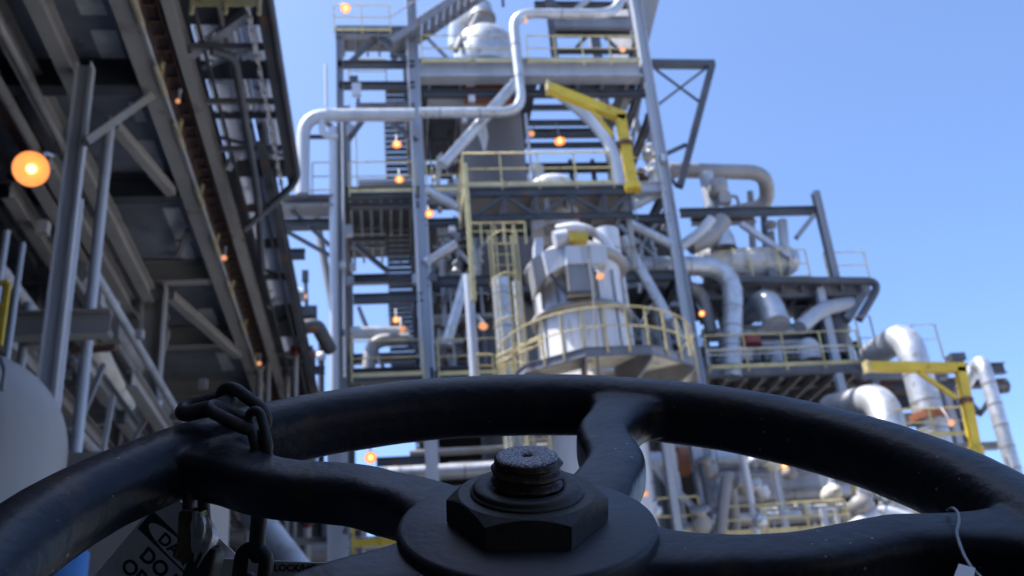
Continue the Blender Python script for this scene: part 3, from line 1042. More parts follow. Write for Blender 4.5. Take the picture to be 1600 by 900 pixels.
# cable ladder with rusty cables between the two girders
o = empty('cable_ladder', (-2.78, 5, zc + ZR + 0.1), 'rusty cable ladder running along under the rack between two girders', 'cable ladder')
for x in (-2.90, -2.70):
    MB().bar(V((x, YB0, zc + ZR + 0.12)), V((x, YE, zc + ZR + 0.12)), 0.03, 0.10).build('side_rail', 'rusty', o)
first = None
y = 4.0
while y < 30:
    q = V((-2.80, y, zc + ZR + 0.10))
    if first is None: first = MB().box(q, (0.17, 0.035, 0.03)).build('rung', 'rusty', o, org=q)
    else: inst('rung', first, o, q)
    y += 0.30
for k in range(4):
    MB().tube([V((-2.87 + k * 0.045, YB0, zc + ZR + 0.145)), V((-2.87 + k * 0.045, YE, zc + ZR + 0.145))], 0.016, 6).build('cable', 'rusty' if k % 2 else 'dark', o)
# yellow rail with brackets hung along the inner girder
o = empty('hanging_rail', (-3.0, 9, zc + ZR - 0.05), 'faded yellow rail with forked brackets hung along the inner rack girder', 'rail')
MB().tube([V((-2.93, YB0, zc + ZR - 0.05)), V((-2.93, YE, zc + ZR - 0.05))], 0.020, 8).build('hanger_rail', 'white', o)
f1 = None
for y in (10.5, 12.0, 13.35, 15.2, 16.9, 18.8, 20.7, 22.6, 24.6, 27):
    q = V((-2.94, y, zc + ZR - 0.03))
    if f1 is None:
        m = MB(); m.bar(q + V((0.0, -0.36, 0.0)), q + V((0.0, 0.36, 0.0)), 0.06, 0.06).bar(q + V((0, 0.0, 0)), q + V((0.11, -0.40, 0.0)), 0.045, 0.04)
        m.bar(q + V((0, -0.02, 0)), q + V((-0.06, 0.05, 0.1)), 0.05, 0.04)
        f1 = m.build('bracket', 'rail', o, org=q)
    else: inst('bracket', f1, o, q)
# white conduit with fittings on the outer edge
o = empty('edge_conduit', (-1.58, 9, zc + ZR), 'pale conduit with junction fittings clipped along the outer rack edge', 'conduit')
MB().tube([V((-1.58, YB0, zc + ZR + 0.02)), V((-1.58, 15, zc + ZR + 0.02))], 0.018, 8).build('tube', 'white', o)
f1 = None
for k in range(22):
    q = V((-1.58, 9.4 + k * 0.27, zc + ZR - 0.0))
    if f1 is None: f1 = MB().box(q, (0.055, 0.13, 0.06)).build('junction_box', 'white', o, org=q)
    else: inst('junction_box', f1, o, q)
# dark pipe along the outer edge which turns down at its end
e1, e2 = V((-1.30, YB0, zc + ZR + 0.02)), V((-1.30, 14.75, zc + ZR + 0.02))
pipe('dark edge pipe of the rack ending in an elbow against the sky', [e1, e2, P(428, 318, Y=15.0), P(380, 360, Y=15.1)], 0.06, 'dark', bend=0.25, rings=0, seg=12)
# pipes on the rack seen from below
for i, (x, z, r, y0, y1, mt, lab) in enumerate([(-2.05, 9.9, 0.09, YB0, 14, 'dull', 'dull pipe above the pale rack panels, nearest the outer edge'),
                                     (-2.35, 10.1, 0.10, YB0, YE, 'silver', 'clad pipe above the cable ladder of the rack'),
                                     (-4.6, 7.3, 0.22, 14.5, 21, 'dull', 'fat dull pipe on the lower rack level behind the thin riser'),
                                     (-5.6, 6.4, 0.16, 12, YE, 'dull', 'dull pipe on the lower rack level, deep inside'),
                                     (-6.0, 4.0, 0.20, 12, YE, 'dull', 'grey pipe low inside the rack')]):
    tag(MB().tube([V((x, y0, zc + z)), V((x, y1, zc + z))], r, 16, rings=1.0).build('pipe', mt), lab, 'pipe')
# big buff duct sloping behind the risers (x 130-190, y 560-640)
pipe('buff sloping duct low behind the thin risers', [P(120, 470, Y=16), P(150, 560, Y=16.6), P(190, 640, Y=17.5)], 0.24, 'tan', bend=0.3, rings=0, name='duct', cat='duct')
# bent pipe with its elbow in the upper bay
pipe('dull bent pipe turning down in front of the pale upper panels', [P(330, 80, Y=11.4), P(366, 88, Y=11.6), P(402, 300, Y=14.5), P(410, 420, Y=16.5)], 0.06, 'dark', bend=0.4, rings=0)
# yellow gate fragment at the left edge
rail('bright yellow guard rail cut by the left picture edge', [P(-60, 520, Y=9.0), P(2, 520, Y=9.0)], h=0.5, post=0.4, r=0.03, mt='yellow', toe=False)
# upper walkway at the top of the rack bay
m = MB(); m.box((-2.1, 10.2, zc + 10.3), (1.6, 0.5, 0.3)); m.build('walkway_edge', 'dark', rack)
q0, q1 = hx(300, 405, 10, 9.9)
rail('yellow handrail on the dark walkway edge at the top of the rack bay', [q0, q1], h=0.9, post=0.45)
# small equipment on the rack
m = MB(); q = P(175, 515, Y=16.2)
m.box(q, (0.3, 0.3, 0.42)).tube([q + V((0, 0, 0.2)), q + V((0, 0, 0.5))], 0.1, 12)
tag(m.build('control_box', 'dull'), 'grey control box fixed low behind the thin riser', 'box')
m = MB(); q = P(165, 545, Y=13.2); m.bar(P(112, 548, Y=13), P(180, 543, Y=13), 0.05, 0.09)
tag(m.build('cross_bar', 'rusty'), 'rusty cross bar fixed behind the thin riser', 'bar')
# clutter on the far end of the rack: vertical pipes with valves
rng = random.Random(3)
for k in range(9):
    px = 395 + k * 13 + rng.uniform(-3, 3)
    Y = 22 + rng.uniform(0, 6)
    q = P(px, 560, Y=Y)
    zt = P(px, rng.uniform(470, 560), Y=Y).z
    m = MB().tube([V((q.x, Y, 2.5)), V((q.x, Y, zt))], rng.uniform(0.04, 0.11), 10)
    ob = m.build('vertical_pipe', rng.choice(['dull', 'dark', 'galv', 'brown']))
    tag(ob, ('outermost left', 'second from left', 'third from left', 'fourth from left', 'middle', 'fourth from right', 'third from right', 'second from right', 'outermost right')[k] + ' of the nine small vertical pipes at the far rack end', 'pipe', 'pipes in the thicket at the far end of the rack')
    MB().lathe([(0.0, -0.1), (0.13, -0.08), (0.13, 0.08), (0.0, 0.1)], V((q.x, Y - 0.05, q.z + rng.uniform(-0.6, 0.4))), (0, -1, 0.2), 12).build('valve_wheel', rng.choice(['dull', 'red', 'white']), ob)
for k in range(7):
    py = 465 + k * 21
    a, b = hx(385 + k * 3, 480 + rng.uniform(-10, 12), py, 23 + rng.uniform(0, 3))
    MB().ibeam(a, b, 0.14, 0.2).build('far_cross_beam', rng.choice(['dark', 'brown', 'steel']), rack)
# dark pipe end sticking out towards the tower
pipe('dark S-bent pipe leaving the rack towards the tower column', [P(405, 508, Y=22), P(470, 512, Y=22), P(495, 508, Y=22), P(515, 545, Y=23)], 0.17, 'dark', bend=0.5, rings=0)
# white vessel head on the left
o = empty('dished_vessel', P(-70, 720, Y=5.2), 'pale grey vessel with rounded head rising at the lower left corner', 'vessel')
cx = P(-75, 700, Y=5.2)
edge = P(97, 720, Y=5.2)
rv = edge.x - cx.x
ztop = P(-20, 548, Y=5.2).z
prof = [(rv, 0.0 - cx.z + 0.3), (rv, 0.0)]
hh = ztop - cx.z
for k in range(1, 13):
    a = math.pi / 2 * k / 12
    prof.append((rv * math.cos(a), hh * math.sin(a) * 1.0))
MB().lathe(prof, V((cx.x, 5.2, cx.z - 0.02)), (0, 0, 1), 64).build('shell', 'shade', o, org=None)
m = MB(); m.tube([P(3, 610, Y=4.7), P(8, 580, Y=4.7), P(2, 560, Y=4.8)], 0.012, 8, bend=0.02); m.build('lifting_eye', 'dull', o)
m = MB(); q = P(190, 800, Y=6.2)
m.box((q.x, 6.6, q.z / 2 + 0.25), (1.0, 0.8, q.z + 0.25))
tag(m.build('transmitter_cabinet', 'shade'), 'pale cabinet standing behind the danger tag, right of the rounded vessel', 'cabinet')
pipe('pale sloping pipe low behind the lock chain', [P(395, 800, Y=9), P(470, 900, Y=8.2), P(500, 960, Y=8)], 0.12, 'white', bend=0.1, rings=0)
q = P(88, 884, Y=3.6)
tag(MB().lathe([(0, 0), (0.1, 0), (0.1, 0.28), (0, 0.28)], V((q.x, q.y, q.z - 0.24)), (0, 0, 1), 20).build('blue_drum', 'blue'), 'small blue drum seen through the wheel at the bottom left', 'drum')
# big dark buildings closing the view behind the rack
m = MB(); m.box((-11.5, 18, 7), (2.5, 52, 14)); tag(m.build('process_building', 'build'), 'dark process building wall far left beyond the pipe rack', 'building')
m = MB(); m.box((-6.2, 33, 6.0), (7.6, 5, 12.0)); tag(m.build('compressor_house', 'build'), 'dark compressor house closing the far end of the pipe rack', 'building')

# ============================================================ CENTRAL TOWER
YF, YM = 27.0, 33.0
tower = empty('process_tower', P(650, 580, Y=YF) * 1.0, 'tall open steel process tower with bolted columns, decks and braces against the sky', 'tower')
def X_(px, py, Y): return P(px, py, Y=Y).x
def Z_(px, py, Y): return P(px, py, Y=Y).z
xA, xB, xC = X_(533, 300, YF), X_(661, 400, YF), X_(1042, 300, YF)
zTop = Z_(700, -60, YF)
colspec = [(xA, YF, 0.22, Z_(523, 44, YF), 'steel'), (xB, YF, 0.33, zTop, 'galv'), (xC, YF, 0.32, zTop, 'galv'),
           (xA, YM, 0.26, Z_(545, 165, YM), 'steel'), (xB, YM, 0.34, zTop + 1.5, 'steel'), (xC, YM, 0.40, zTop + 3, 'steel')]
for (x, y, ww, zt, mt) in colspec:
    MB().ibeam(V((x, y, 0)), V((x, y, zt)), ww, ww, up=(1, 0, 0)).build('column', mt, tower)
# a galvanised riser just left of the tower
q = P(522, 500, Y=26.3)
pipe('pale vertical riser just outside the left tower column', [V((q.x, 26.3, 0)), V((q.x, 26.3, Z_(517, 200, 26.3)))], 0.12, 'galv', rings=0)
def tb(px1, px2, py, Y, w_=0.2, h=0.25, mt='dark', name='beam', i=True):
    a, b = hx(px1, px2, py, Y)
    m = MB(); (m.ibeam if i else m.bar)(a, b, w_, h); return m.build(name, mt, tower)
# left bay
for (a, b, py, h, mt) in [(524, 648, 53, 0.34, 'steel'), (528, 648, 101, 0.20, 'dark'), (530, 648, 134, 0.20, 'dark'), (556, 648, 172, 0.42, 'steel'),
                          (540, 655, 302, 0.36, 'dark'), (546, 655, 322, 0.14, 'dark'), (552, 660, 466, 0.26, 'dark'), (548, 660, 586, 0.4, 'dark')]:
    tb(a, b, py, YF, 0.22, h, mt)
# main bay
tb(655, 1000, 111, YF, 0.5, 0.72, 'galv')
for (a, b, py, h, mt) in [(662, 1008, 147, 0.2, 'dark'), (664, 1040, 296, 0.34, 'galv'), (664, 1046, 345, 0.22, 'dark'), (668, 1056, 436, 0.28, 'dark'), (672, 1080, 578, 0.36, 'dark')]:
    tb(a, b, py, YF, 0.22, h, mt)
# back row beams
zs = {'top': Z_(650, 50, YF), 'a': Z_(650, 111, YF), 'b': Z_(650, 172, YF), 'c': Z_(655, 300, YF), 'd': Z_(660, 440, YF), 'e': Z_(660, 580, YF)}
for k, z in zs.items():
    MB().ibeam(V((xA if k not in 'ab' and k != 'top' else xB, YM, z)), V((xC, YM, z)), 0.24, 0.34).build('beam', 'dark', tower)
    for x in (xA, xB, xC):
        if x == xA and k in ('top', 'a', 'b'): continue
        MB().ibeam(V((x, YF + 0.2, z)), V((x, YM - 0.2, z)), 0.2, 0.3).build('side_beam', 'dark', tower)
# intermediate girts on the back face, seen as a dark ladder against the sky
for py in (148, 168, 192, 227, 262):
    a, b = hx(818, 975, py, YM)
    MB().ibeam(a, b, 0.16, 0.2).build('girt', 'dark', tower)
for px in (895, 930):
    q0 = P(px, 270, Y=YM)
    MB().ibeam(V((q0.x, YM + 0.25, zs['c'])), V((q0.x, YM + 0.25, zs['a'] + 0.5)), 0.16, 0.16, up=(0, 1, 0)).build('girt_post', 'dark', tower)
# decks with joists
def deck(x0, x1, y0, y1, z, mt='dark', n=8, name='deck', skip=()):
    MB().box(((x0 + x1) / 2, (y0 + y1) / 2, z + 0.06), (x1 - x0, y1 - y0, 0.05)).build(name, mt, tower)
    first = None
    for k in range(n):
        q = V((x0 + (x1 - x0) * (k + 0.5) / n, (y0 + y1) / 2, z - 0.08))
        if first is None: first = MB().box(q, (0.08, y1 - y0 - 0.02, 0.2)).build('joist', 'steel', tower, org=q)
        else: inst('joist', first, tower, q)
zc3 = zs['c']
deck(xA + 0.1, xB - 0.1, YF + 0.3, 31.6, zc3 + 0.12, n=7)
deck(xB, X_(822, 200, 31), YF + 0.15, YM - 0.3, zs['a'] + 0.15, 'dark', n=4)
deck(X_(822, 200, 31) + 0.1, xC - 0.1, YF + 0.15, YF + 1.5, zs['a'] + 0.15, 'dark', n=4)
deck(xB + 0.2, xC - 0.2, YF + 2.6, YM - 0.2, zc3 + 0.1, 'dark', n=8)
deck(xB + 0.2, xC - 0.2, YF + 1.2, YM - 0.2, zs['d'] + 0.1, 'dark', n=8)
deck(xA + 0.1, xC - 0.2, YF + 0.15, YM - 0.2, zs['e'] + 0.1, 'dark', n=12)
deck(xA - 0.1, xB - 0.1, YF - 0.1, YF + 1.2, Z_(580, 46, YF), 'steel', n=6)
# braces in the left bay
def tbr(x1, y1, x2, y2, Y, w_=0.14, mt='dark', name='brace'):
    return MB().bar(P(x1, y1, Y=Y), P(x2, y2, Y=Y), w_, w_).build(name, mt, tower)
tbr(547, 98, 586, 60, YF + .03); tbr(594, 60, 640, 99, YF + .03)
tbr(545, 218, 568, 186, YF + .03); tbr(604, 186, 652, 222, YF + .05)
tbr(556, 384, 606, 424, YF + 2); tbr(500, 180, 519, 200, YF); 
tbr(608, 52, 616, 96, YF + .6, .16)
# big tubular braces of the main bay
for (x1, y1, x2, y2, Y, r, mt) in [(692, 258, 806, 128, 26.75, 0.18, 'silver'), (666, 296, 724, 328, 26.9, 0.15, 'silver'), (664, 412, 712, 382, 26.9, 0.15, 'silver'),
                                   (697, 540, 729, 432, 26.9, 0.17, 'silver'), (973, 372, 1046, 500, 26.9, 0.17, 'silver'), (985, 350, 1052, 384, 26.8, 0.15, 'silver'),
                                   (1034, 300, 988, 322, 27.3, 0.15, 'galv'), (1050, 500, 1080, 566, 27.9, 0.16, 'galv'), (760, 300, 700, 380, 31, 0.15, 'steel'), (900, 430, 985, 360, 31, 0.15, 'steel')]:
    MB().tube([P(x1, y1, Y=Y), P(x2, y2, Y=Y)], r, 14).build('tubular_brace', mt, tower)
# curved duct brace right of the yellow crane
pipe('grey clad pipe curving down behind the upper yellow crane', [P(866, 140, Y=26.6), P(925, 188, Y=26.4), P(960, 235, Y=26.2), P(968, 292, Y=26.0)], 0.18, 'galv', bend=1.2, rings=0)
# heavy stack of plates at the top right
m = MB()
qa, qb, qc, qd = P(975, -40, Y=29), P(1040, -40, Y=29), P(1006, 96, Y=29), P(992, 96, Y=29)
m.prism([qa, qb, qc, qd], V((0, 3.0, 0))); m.build('gusset_bracket', 'dull', tower)
# vertical hanger posts in the upper part
for (px, y0, y1, Y, ww, mt) in [(860, -40, 100, 27.1, 0.2, 'dark'), (645, -40, 40, 27, 0.14, 'steel'), (784, -40, 10, 30, 0.1, 'dark')]:
    q = P(px, (y0 + y1) / 2, Y=Y)
    MB().ibeam(V((q.x, Y, Z_(px, y1, Y))), V((q.x, Y, Z_(px, y0, Y))), ww, ww, up=(0, 1, 0)).build('hanger_post', mt, tower)
for (a, b, py, Y, h, mt) in [(860, 985, 53, YF + 2, 0.18, 'dark'), (860, 985, 80, YF + 2, 0.14, 'dark'), (860, 985, 36, YF + 1.5, 0.5, 'steel'), (835, 980, 8, YF + 2, 0.2, 'dark')]:
    tb(a, b, py, Y, 0.2, h, mt)
tbr(900, 75, 918, 56, YF + 2, .1); tbr(944, 56, 964, 76, YF + 2, .1); tbr(885, 28, 930, -10, YF + 1.4, .16, 'galv'); tbr(862, 0, 885, 25, YF + 1.3, .12, 'dark')
# back infill: dense dark beams and equipment between the decks
rng = random.Random(11)
for k in range(40):
    px = rng.uniform(680, 1010); py = rng.uniform(345, 560)
    if 820 < px < 975 and py > 350: py = rng.uniform(330, 350)
    Y = rng.uniform(29, 32.5)
    L_ = rng.uniform(30, 90)
    a, b = hx(px - L_ / 2, min(1030, px + L_ / 2), py, Y)
    MB().ibeam(a, b, 0.16, rng.uniform(0.14, 0.3)).build('inner_beam', rng.choice(['dark', 'dark', 'steel', 'brown']), tower)
for k in range(12):
    px = rng.choice([rng.uniform(690, 760), rng.uniform(975, 1030)]); Y = rng.uniform(29, 32)
    q = P(px, 430, Y=Y)
    MB().ibeam(V((q.x, Y, zs['e'])), V((q.x, Y, zs['d'] if k % 2 else zs['c'])), 0.14, 0.14, up=(0, 1, 0)).build('inner_post', rng.choice(['dark', 'steel', 'galv']), tower)
for (x1, y1, x2, y2, Y, r, mt) in [(691, 405, 695, 510, 27.8, .07, 'galv'), (838, 338, 856, 372, 26.8, .13, 'galv'), (676, 345, 722, 400, 30.5, .1, 'steel'), (700, 560, 740, 480, 30, .1, 'steel'),
                                   (760, 345, 800, 400, 29, .09, 'galv'), (1000, 440, 1036, 560, 29.5, .09, 'steel'), (1036, 440, 985, 560, 31, .09, 'galv'), (560, 480, 600, 578, 29.5, .07, 'steel'), (668, 60, 700, 92, 28.5, .07, 'steel'),
                                   (885, 112, 920, 160, 32.5, .09, 'dark'), (985, 150, 1010, 250, 32, .12, 'dull'), (1000, 150, 975, 290, 31.5, .1, 'steel'), (1012, 180, 1024, 290, 31.5, .13, 'dull')]:
    MB().tube([P(x1, y1, Y=Y), P(x2, y2, Y=Y)], r, 10).build('inner_brace', mt, tower)
# conduits and junction boxes clipped to the front columns and beams
for (px, y0, y1, Y, r) in [(647, 60, 580, 26.7, .025), (672, 300, 580, 26.7, .03), (537, 180, 590, 26.8, .03), (556, 180, 300, 29, .03), (1030, 130, 400, 26.7, .025), (1056, 300, 560, 26.7, .03), (707, 440, 580, 27.2, .03), (742, 345, 430, 27, .03), (998, 300, 420, 27, .025), (827, 178, 296, 26.3, .05)]:
    q = P(px, (y0 + y1) / 2, Y=Y)
    MB().tube([V((q.x, Y, Z_(px, y1, Y))), V((q.x, Y, Z_(px, y0, Y)))], r, 6).build('conduit', 'galv', tower)
for k in range(48):
    px = rng.choice([rng.uniform(640, 680), rng.uniform(528, 560), rng.uniform(1000, 1060), rng.uniform(680, 740)])
    py = rng.uniform(120, 575); Y = rng.uniform(26.6, 28.5)
    if px > 1000: px = 1000 + (py - 90) * 0.17 + rng.uniform(-6, 14)
    sz = rng.uniform(.12, .32)
    MB().box(P(px, py, Y=Y), (sz, .15, sz * rng.uniform(.8, 1.7))).build('junction_box', rng.choice(['dull', 'galv', 'white', 'dark', 'steel']), tower)
for (x1, x2, py, Y, h) in [(560, 648, 290, 28, .1), (670, 1030, 310, 29, .14), (668, 820, 160, 28.5, .12), (690, 820, 352, 28, .12), (672, 780, 500, 29, .1), (672, 760, 540, 29.5, .1)]:
    a, b = hx(x1, x2, py, Y)
    MB().box(((a.x + b.x) / 2, Y, a.z), (b.x - a.x, .5, .03)).box(((a.x + b.x) / 2, Y - .25, a.z + h / 2), (b.x - a.x, .02, h)).build('cable_tray', 'galv', tower)
# flange pairs and hand valves crowding the decks
for k in range(36):
    px = rng.choice([rng.uniform(672, 760), rng.uniform(975, 1040)]); py = rng.uniform(310, 570); Y = rng.uniform(27.6, 30)
    q = P(px, py, Y=Y); d = rng.choice([V((0, 0, 1)), V((1, 0, 0)), V((.6, 0, .8)), V((-.5, .2, .8))]) * rng.uniform(.4, 1.2)
    MB().tube([q - d, q + d, q + d + V((0, .5, 0))], rng.uniform(.03, .09), 8, bend=.15).build('small_pipe', rng.choice(['dull', 'galv', 'galv', 'silver', 'steel']), tower)
for k in range(50):
    px = rng.choice([rng.uniform(672, 760), rng.uniform(975, 1040)]); py = rng.choice([292, 430, 570]) - rng.uniform(5, 55); Y = rng.uniform(28, 31)
    q = P(px, py, Y=Y); r = rng.uniform(.06, .14)
    h = rng.uniform(.4, 1.2)
    MB().lathe([(r, -h), (r, -.1), (r * 1.7, -.1), (r * 1.7, .0), (r, .0), (r, .2), (r * 1.5, .25), (0, .5)], q, (rng.uniform(-.3, .3), 0, 1), 12).build('deck_valve', rng.choice(['dull', 'white', 'silver', 'galv', 'rusty', 'white']), tower)
# enclosing dark plant behind the tower at mid height
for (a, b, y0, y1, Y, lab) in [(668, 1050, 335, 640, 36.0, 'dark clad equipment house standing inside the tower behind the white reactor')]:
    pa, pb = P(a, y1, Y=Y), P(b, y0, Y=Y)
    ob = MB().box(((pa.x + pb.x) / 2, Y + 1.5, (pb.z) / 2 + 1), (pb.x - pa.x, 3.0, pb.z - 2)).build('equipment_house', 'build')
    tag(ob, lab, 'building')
    for k in range(7):
        z = 8 + k * 1.6
        if z < pb.z: MB().box(((pa.x + pb.x) / 2, Y - 0.06, z), (pb.x - pa.x, 0.12, 0.18)).build('cladding_rail', 'steel', ob)

# ---------------------------------------------------------------- stairs of the tower
def st(x1, x2, py0, py1, Ya, Yb, n, label, mt='dark', hr=None):
    a = P(x1, py0, Y=Ya); b = P(x1, py1, Y=Yb); wd = P(x2, py0, Y=Ya).x - a.x
    b.x = a.x
    return stair(label, a, b, wd, (1, 0, 0), n, mt, 'stair flights of the tower', hr=hr, td=0.15)
st(604, 640, 292, 188, 28.2, 29.8, 12, 'steel stair flight with two lamps, below the grey cross beam')
st(603, 640, 165, 140, 28.6, 28.9, 3, 'short steel stair flight above the grey cross beam')
st(608, 646, 462, 318, 28.0, 30.6, 18, 'middle steel stair flight of the tower under the deck')
st(612, 652, 600, 468, 28.0, 30.2, 17, 'lowest steel stair flight just above the wheel rim')
st(676, 708, 292, 130, 30.2, 31.6, 6, 'inner steel stair flight between tower column and grey stack')
st(655, 685, 760, 660, 27.6, 29.0, 8, 'steel stair flight seen through the wheel, low in the tower')
# diagonal top stair rising to the right
a = P(612, 92, Y=27.3); b = P(790, -28, Y=27.3)
stair('diagonal steel stair climbing right at the very top of the tower', a, b, 0.95, (0, -1, 0), 16, 'steel', hr='dull', td=0.2)
# left-hand flat platform steps near (540-600, 330-380)
for k in range(6):
    a_, b_ = hx(548, 602, 330 + k * 11, 29.5)
    MB().ibeam(a_, b_, 0.1, 0.14).build('louvre_beam', 'steel' if k % 2 else 'dark', tower)

# ---------------------------------------------------------------- handrails
def rl(label, x1, x2, py, Y, **kw):
    a, b = hx(x1, x2, py, Y); return rail(label, [a, b], **kw)
rl('pale yellow handrail on the topmost left platform of the tower', 522, 610, 48, 26.9, post=1.2)
rl('faint yellow handrail behind the second left beam of the tower', 545, 604, 132, 29.0, post=0.9, toe=False)
rl('yellow handrail along the deck at mid height, left tower bay', 546, 650, 300, 26.8)
rl('thin grey handrail reaching left of the tower towards the bent pipe', 488, 520, 300, 27.5, mt='dull', toe=False)
rl('yellow handrail beside the column below the dome, middle deck', 668, 722, 298, 26.8)
rl('pale yellow handrail on the top deck in front of the silver dome', 660, 812, 97, 26.7, post=1.7)
rl('pale yellow handrail on the top deck right of the vertical pipe', 826, 998, 97, 26.7, post=1.0)
rl('yellow handrail on the lowest left deck of the tower by the stairs', 550, 662, 588, 26.7)
rl('yellow handrail on the lowest deck between column and reactor', 686, 785, 585, 26.7, post=1.2)
rl('pale handrail far right on the tower middle deck behind the crane', 995, 1036, 292, 27.0, post=0.8)
# platform carried in front of the tower (yellow railed)
plat = empty('railed_platform', P(725, 300, Y=24.5), 'trussed service platform with yellow rails in front of the tower, below the crane', 'platform')
pa, pb = hx(726, 992, 300, 24.5)
for y in (24.5, 26.8):
    MB().ibeam(V((pa.x, y, pa.z)), V((pb.x, y, pa.z)), 0.14, 0.24).build('edge_beam', 'dark', plat)
MB().box(((pa.x + pb.x) / 2, 25.65, pa.z + 0.15), (pb.x - pa.x, 2.5, 0.04)).build('floor_plate', 'dull', plat)
zb = Z_(850, 338, 24.5)
xs_ = [X_(p, 318, 24.5) for p in (735, 790, 838, 893, 945, 985)]
MB().ibeam(V((xs_[0], 24.5, zb)), V((xs_[-1], 24.5, zb)), 0.12, 0.16).build('bottom_chord', 'dark', plat)
for i in range(len(xs_) - 1):
    z1, z2 = (zb, pa.z - 0.1) if i % 2 == 0 else (pa.z - 0.1, zb)
    MB().bar(V((xs_[i], 24.5, z1)), V((xs_[i + 1], 24.5, z2)), 0.07, 0.07).build('truss_diagonal', 'dark', plat)
for x in xs_:
    MB().bar(V((x, 24.52, zb)), V((x, 24.52, pa.z)), 0.08, 0.08, (0, 1, 0)).build('truss_post', 'dark', plat)
for x in xs_[1:]:
    MB().bar(V((x, 24.6, pa.z - 0.02)), V((x, 26.7, pa.z - 0.02)), 0.1, 0.14).build('joist', 'steel', plat)
rail('bright yellow handrail round the trussed platform in front of the grey stack', [V((pa.x, 26.7, pa.z + 0.2)), V((pa.x, 24.45, pa.z + 0.2)), V((X_(960, 300, 24.5), 24.45, pa.z + 0.2))], post=1.1, r=0.03)
q = P(729, 300, Y=24.4)
tag(MB().bar(V((q.x, 24.4, Z_(729, 470, 24.4))), V((q.x, 24.4, q.z + 0.9)), 0.13, 0.13, (0, 1, 0)).build('yellow_post', 'rail'), 'tall faded yellow post at the left corner of the trussed platform', 'post')
q = P(736, 500, Y=24.6)
MB().tube([V((q.x, 24.6, Z_(742, 590, 24.6))), V((q.x, 24.6, Z_(734, 430, 24.6)))], 0.13, 12).build('support_leg', 'galv', plat)
for px, y0 in ((855, 330), (985, 360)):
    q = P(px, y0, Y=24.7)
    MB().bar(V((q.x, 24.7, Z_(px, 345 if px < 900 else 420, 24.7))), V((q.x, 24.7, pa.z)), 0.14, 0.14, (0, 1, 0)).build('hanger', 'brown', plat)

# ---------------------------------------------------------------- grey stack and silver dome
xs = X_(758, 90, 29.8)
zdeck = Z_(758, 92, 29.8)
stk = empty('tall_grey_column', V((xs, 29.8, 0)), 'tall grey process column with silver domed head between the tower decks', 'column vessel')
rv = 1.10
MB().lathe([(rv, 3.0), (rv, zs['c']), (rv, zs['c'] + .01), (rv + .04, zs['c'] + 0.4), (rv, zs['c'] + 0.8), (rv, zdeck - 0.6)], V((xs, 29.8, 0)), (0, 0, 1), 48).build('shell', 'stack', stk)
prof = [(rv, -0.6), (rv + 0.03, -0.55), (rv + 0.03, 0)]
zt = Z_(758, 44, 29.8)
for k in range(0, 13):
    a = math.pi / 2 * k / 12
    prof.append(((rv + 0.03) * math.cos(a), 0.35 + (zt - zdeck - 0.35) * math.sin(a)))
hd = MB().lathe(prof, V((xs, 29.8, zdeck - 0.10)), (0, 0, 1), 48).build('domed_head', 'silver', stk)
zt = zt + 0.15
e0 = V((xs, 29.8, zt - 0.3))
nz_ = MB().lathe([(0.42, 0), (0.42, 0.5), (0.52, 0.5), (0.52, 0.62), (0.45, 0.62), (0.45, 0.75)], e0, (0, 0, 1), 32).build('nozzle', 'dull', hd)
MB().tube([e0 + V((0, 0, 0.7)), e0 + V((0, 0, 1.15)), e0 + V((-0.75, 1.0, 1.15)), e0 + V((-0.8, 1.2, 0.2))], 0.42, 24, bend=0.7).build('vapour_elbow', 'silver', stk)
for px, py in ((727, 62), (712, 80), (735, 48)):
    MB().tube([P(px, py, Y=29), P(px + 12, py - 26, Y=29.2)], 0.10, 10).build('bracket_arm', 'brown', stk)
m = MB(); q = P(765, 148, Y=28.0)
m.box(q, (1.7, 0.5, 0.42)); tag(m.build('orange_beam', 'orange'), 'short orange beam under the top deck beside the bent pipe', 'beam')
pipe('white pointed nozzle hanging below the big tubular brace', [P(748, 190, Y=27.3), P(756, 214, Y=27.3), P(757, 236, Y=27.3)], [0.22, 0.14, 0.04], 'white', bend=0, rings=0, name='nozzle', cat='nozzle')

# ---------------------------------------------------------------- bent silver pipes of the tower
Yp = 26.2
pts = [P(985, -30, Y=Yp + .6), P(962, 16, Y=Yp + .4), P(940, 22, Y=Yp), P(818, 24, Y=Yp), P(816, 174, Y=Yp), P(655, 178, Y=Yp)]
for i in (2, 3): pts[i].z = pts[2].z
pts[3].x = pts[4].x
zz = (pts[4].z + pts[5].z) / 2; pts[4].z = zz; pts[5].z = zz
pipe('silver pipe running level, dropping beside the dome and turning left', pts, 0.165, 'silver', bend=0.7, rings=1.1)
zz2 = Z_(560, 180, Yp)
q1 = P(648, 180, Y=Yp); q2 = P(474, 180, Y=Yp); q3 = P(478, 205, Y=Yp); q4 = P(489, 305, Y=Yp)
pipe('grey pipe with a rounded elbow standing out left of the tower', [V((q1.x, Yp, zz2)), V((q2.x, Yp, zz2)), V((q2.x, Yp, Z_(489, 305, Yp)))], 0.20, 'galv', bend=0.75, rings=0)
q5 = P(508, 182, Y=Yp)
pipe('small bent branch pipe inside the left elbow of the tower', [P(503, 184, Y=Yp), P(503, 206, Y=Yp), P(515, 214, Y=Yp), P(528, 214, Y=Yp)], 0.10, 'galv', bend=0.2, rings=0)
tb(466, 524, 214, YF - 0.4, 0.08, 0.12, 'dark')
pipe('thin vent pipe standing high left of the tower', [P(510, 168, Y=26), P(509, 100, Y=26)], 0.045, 'galv', rings=0)
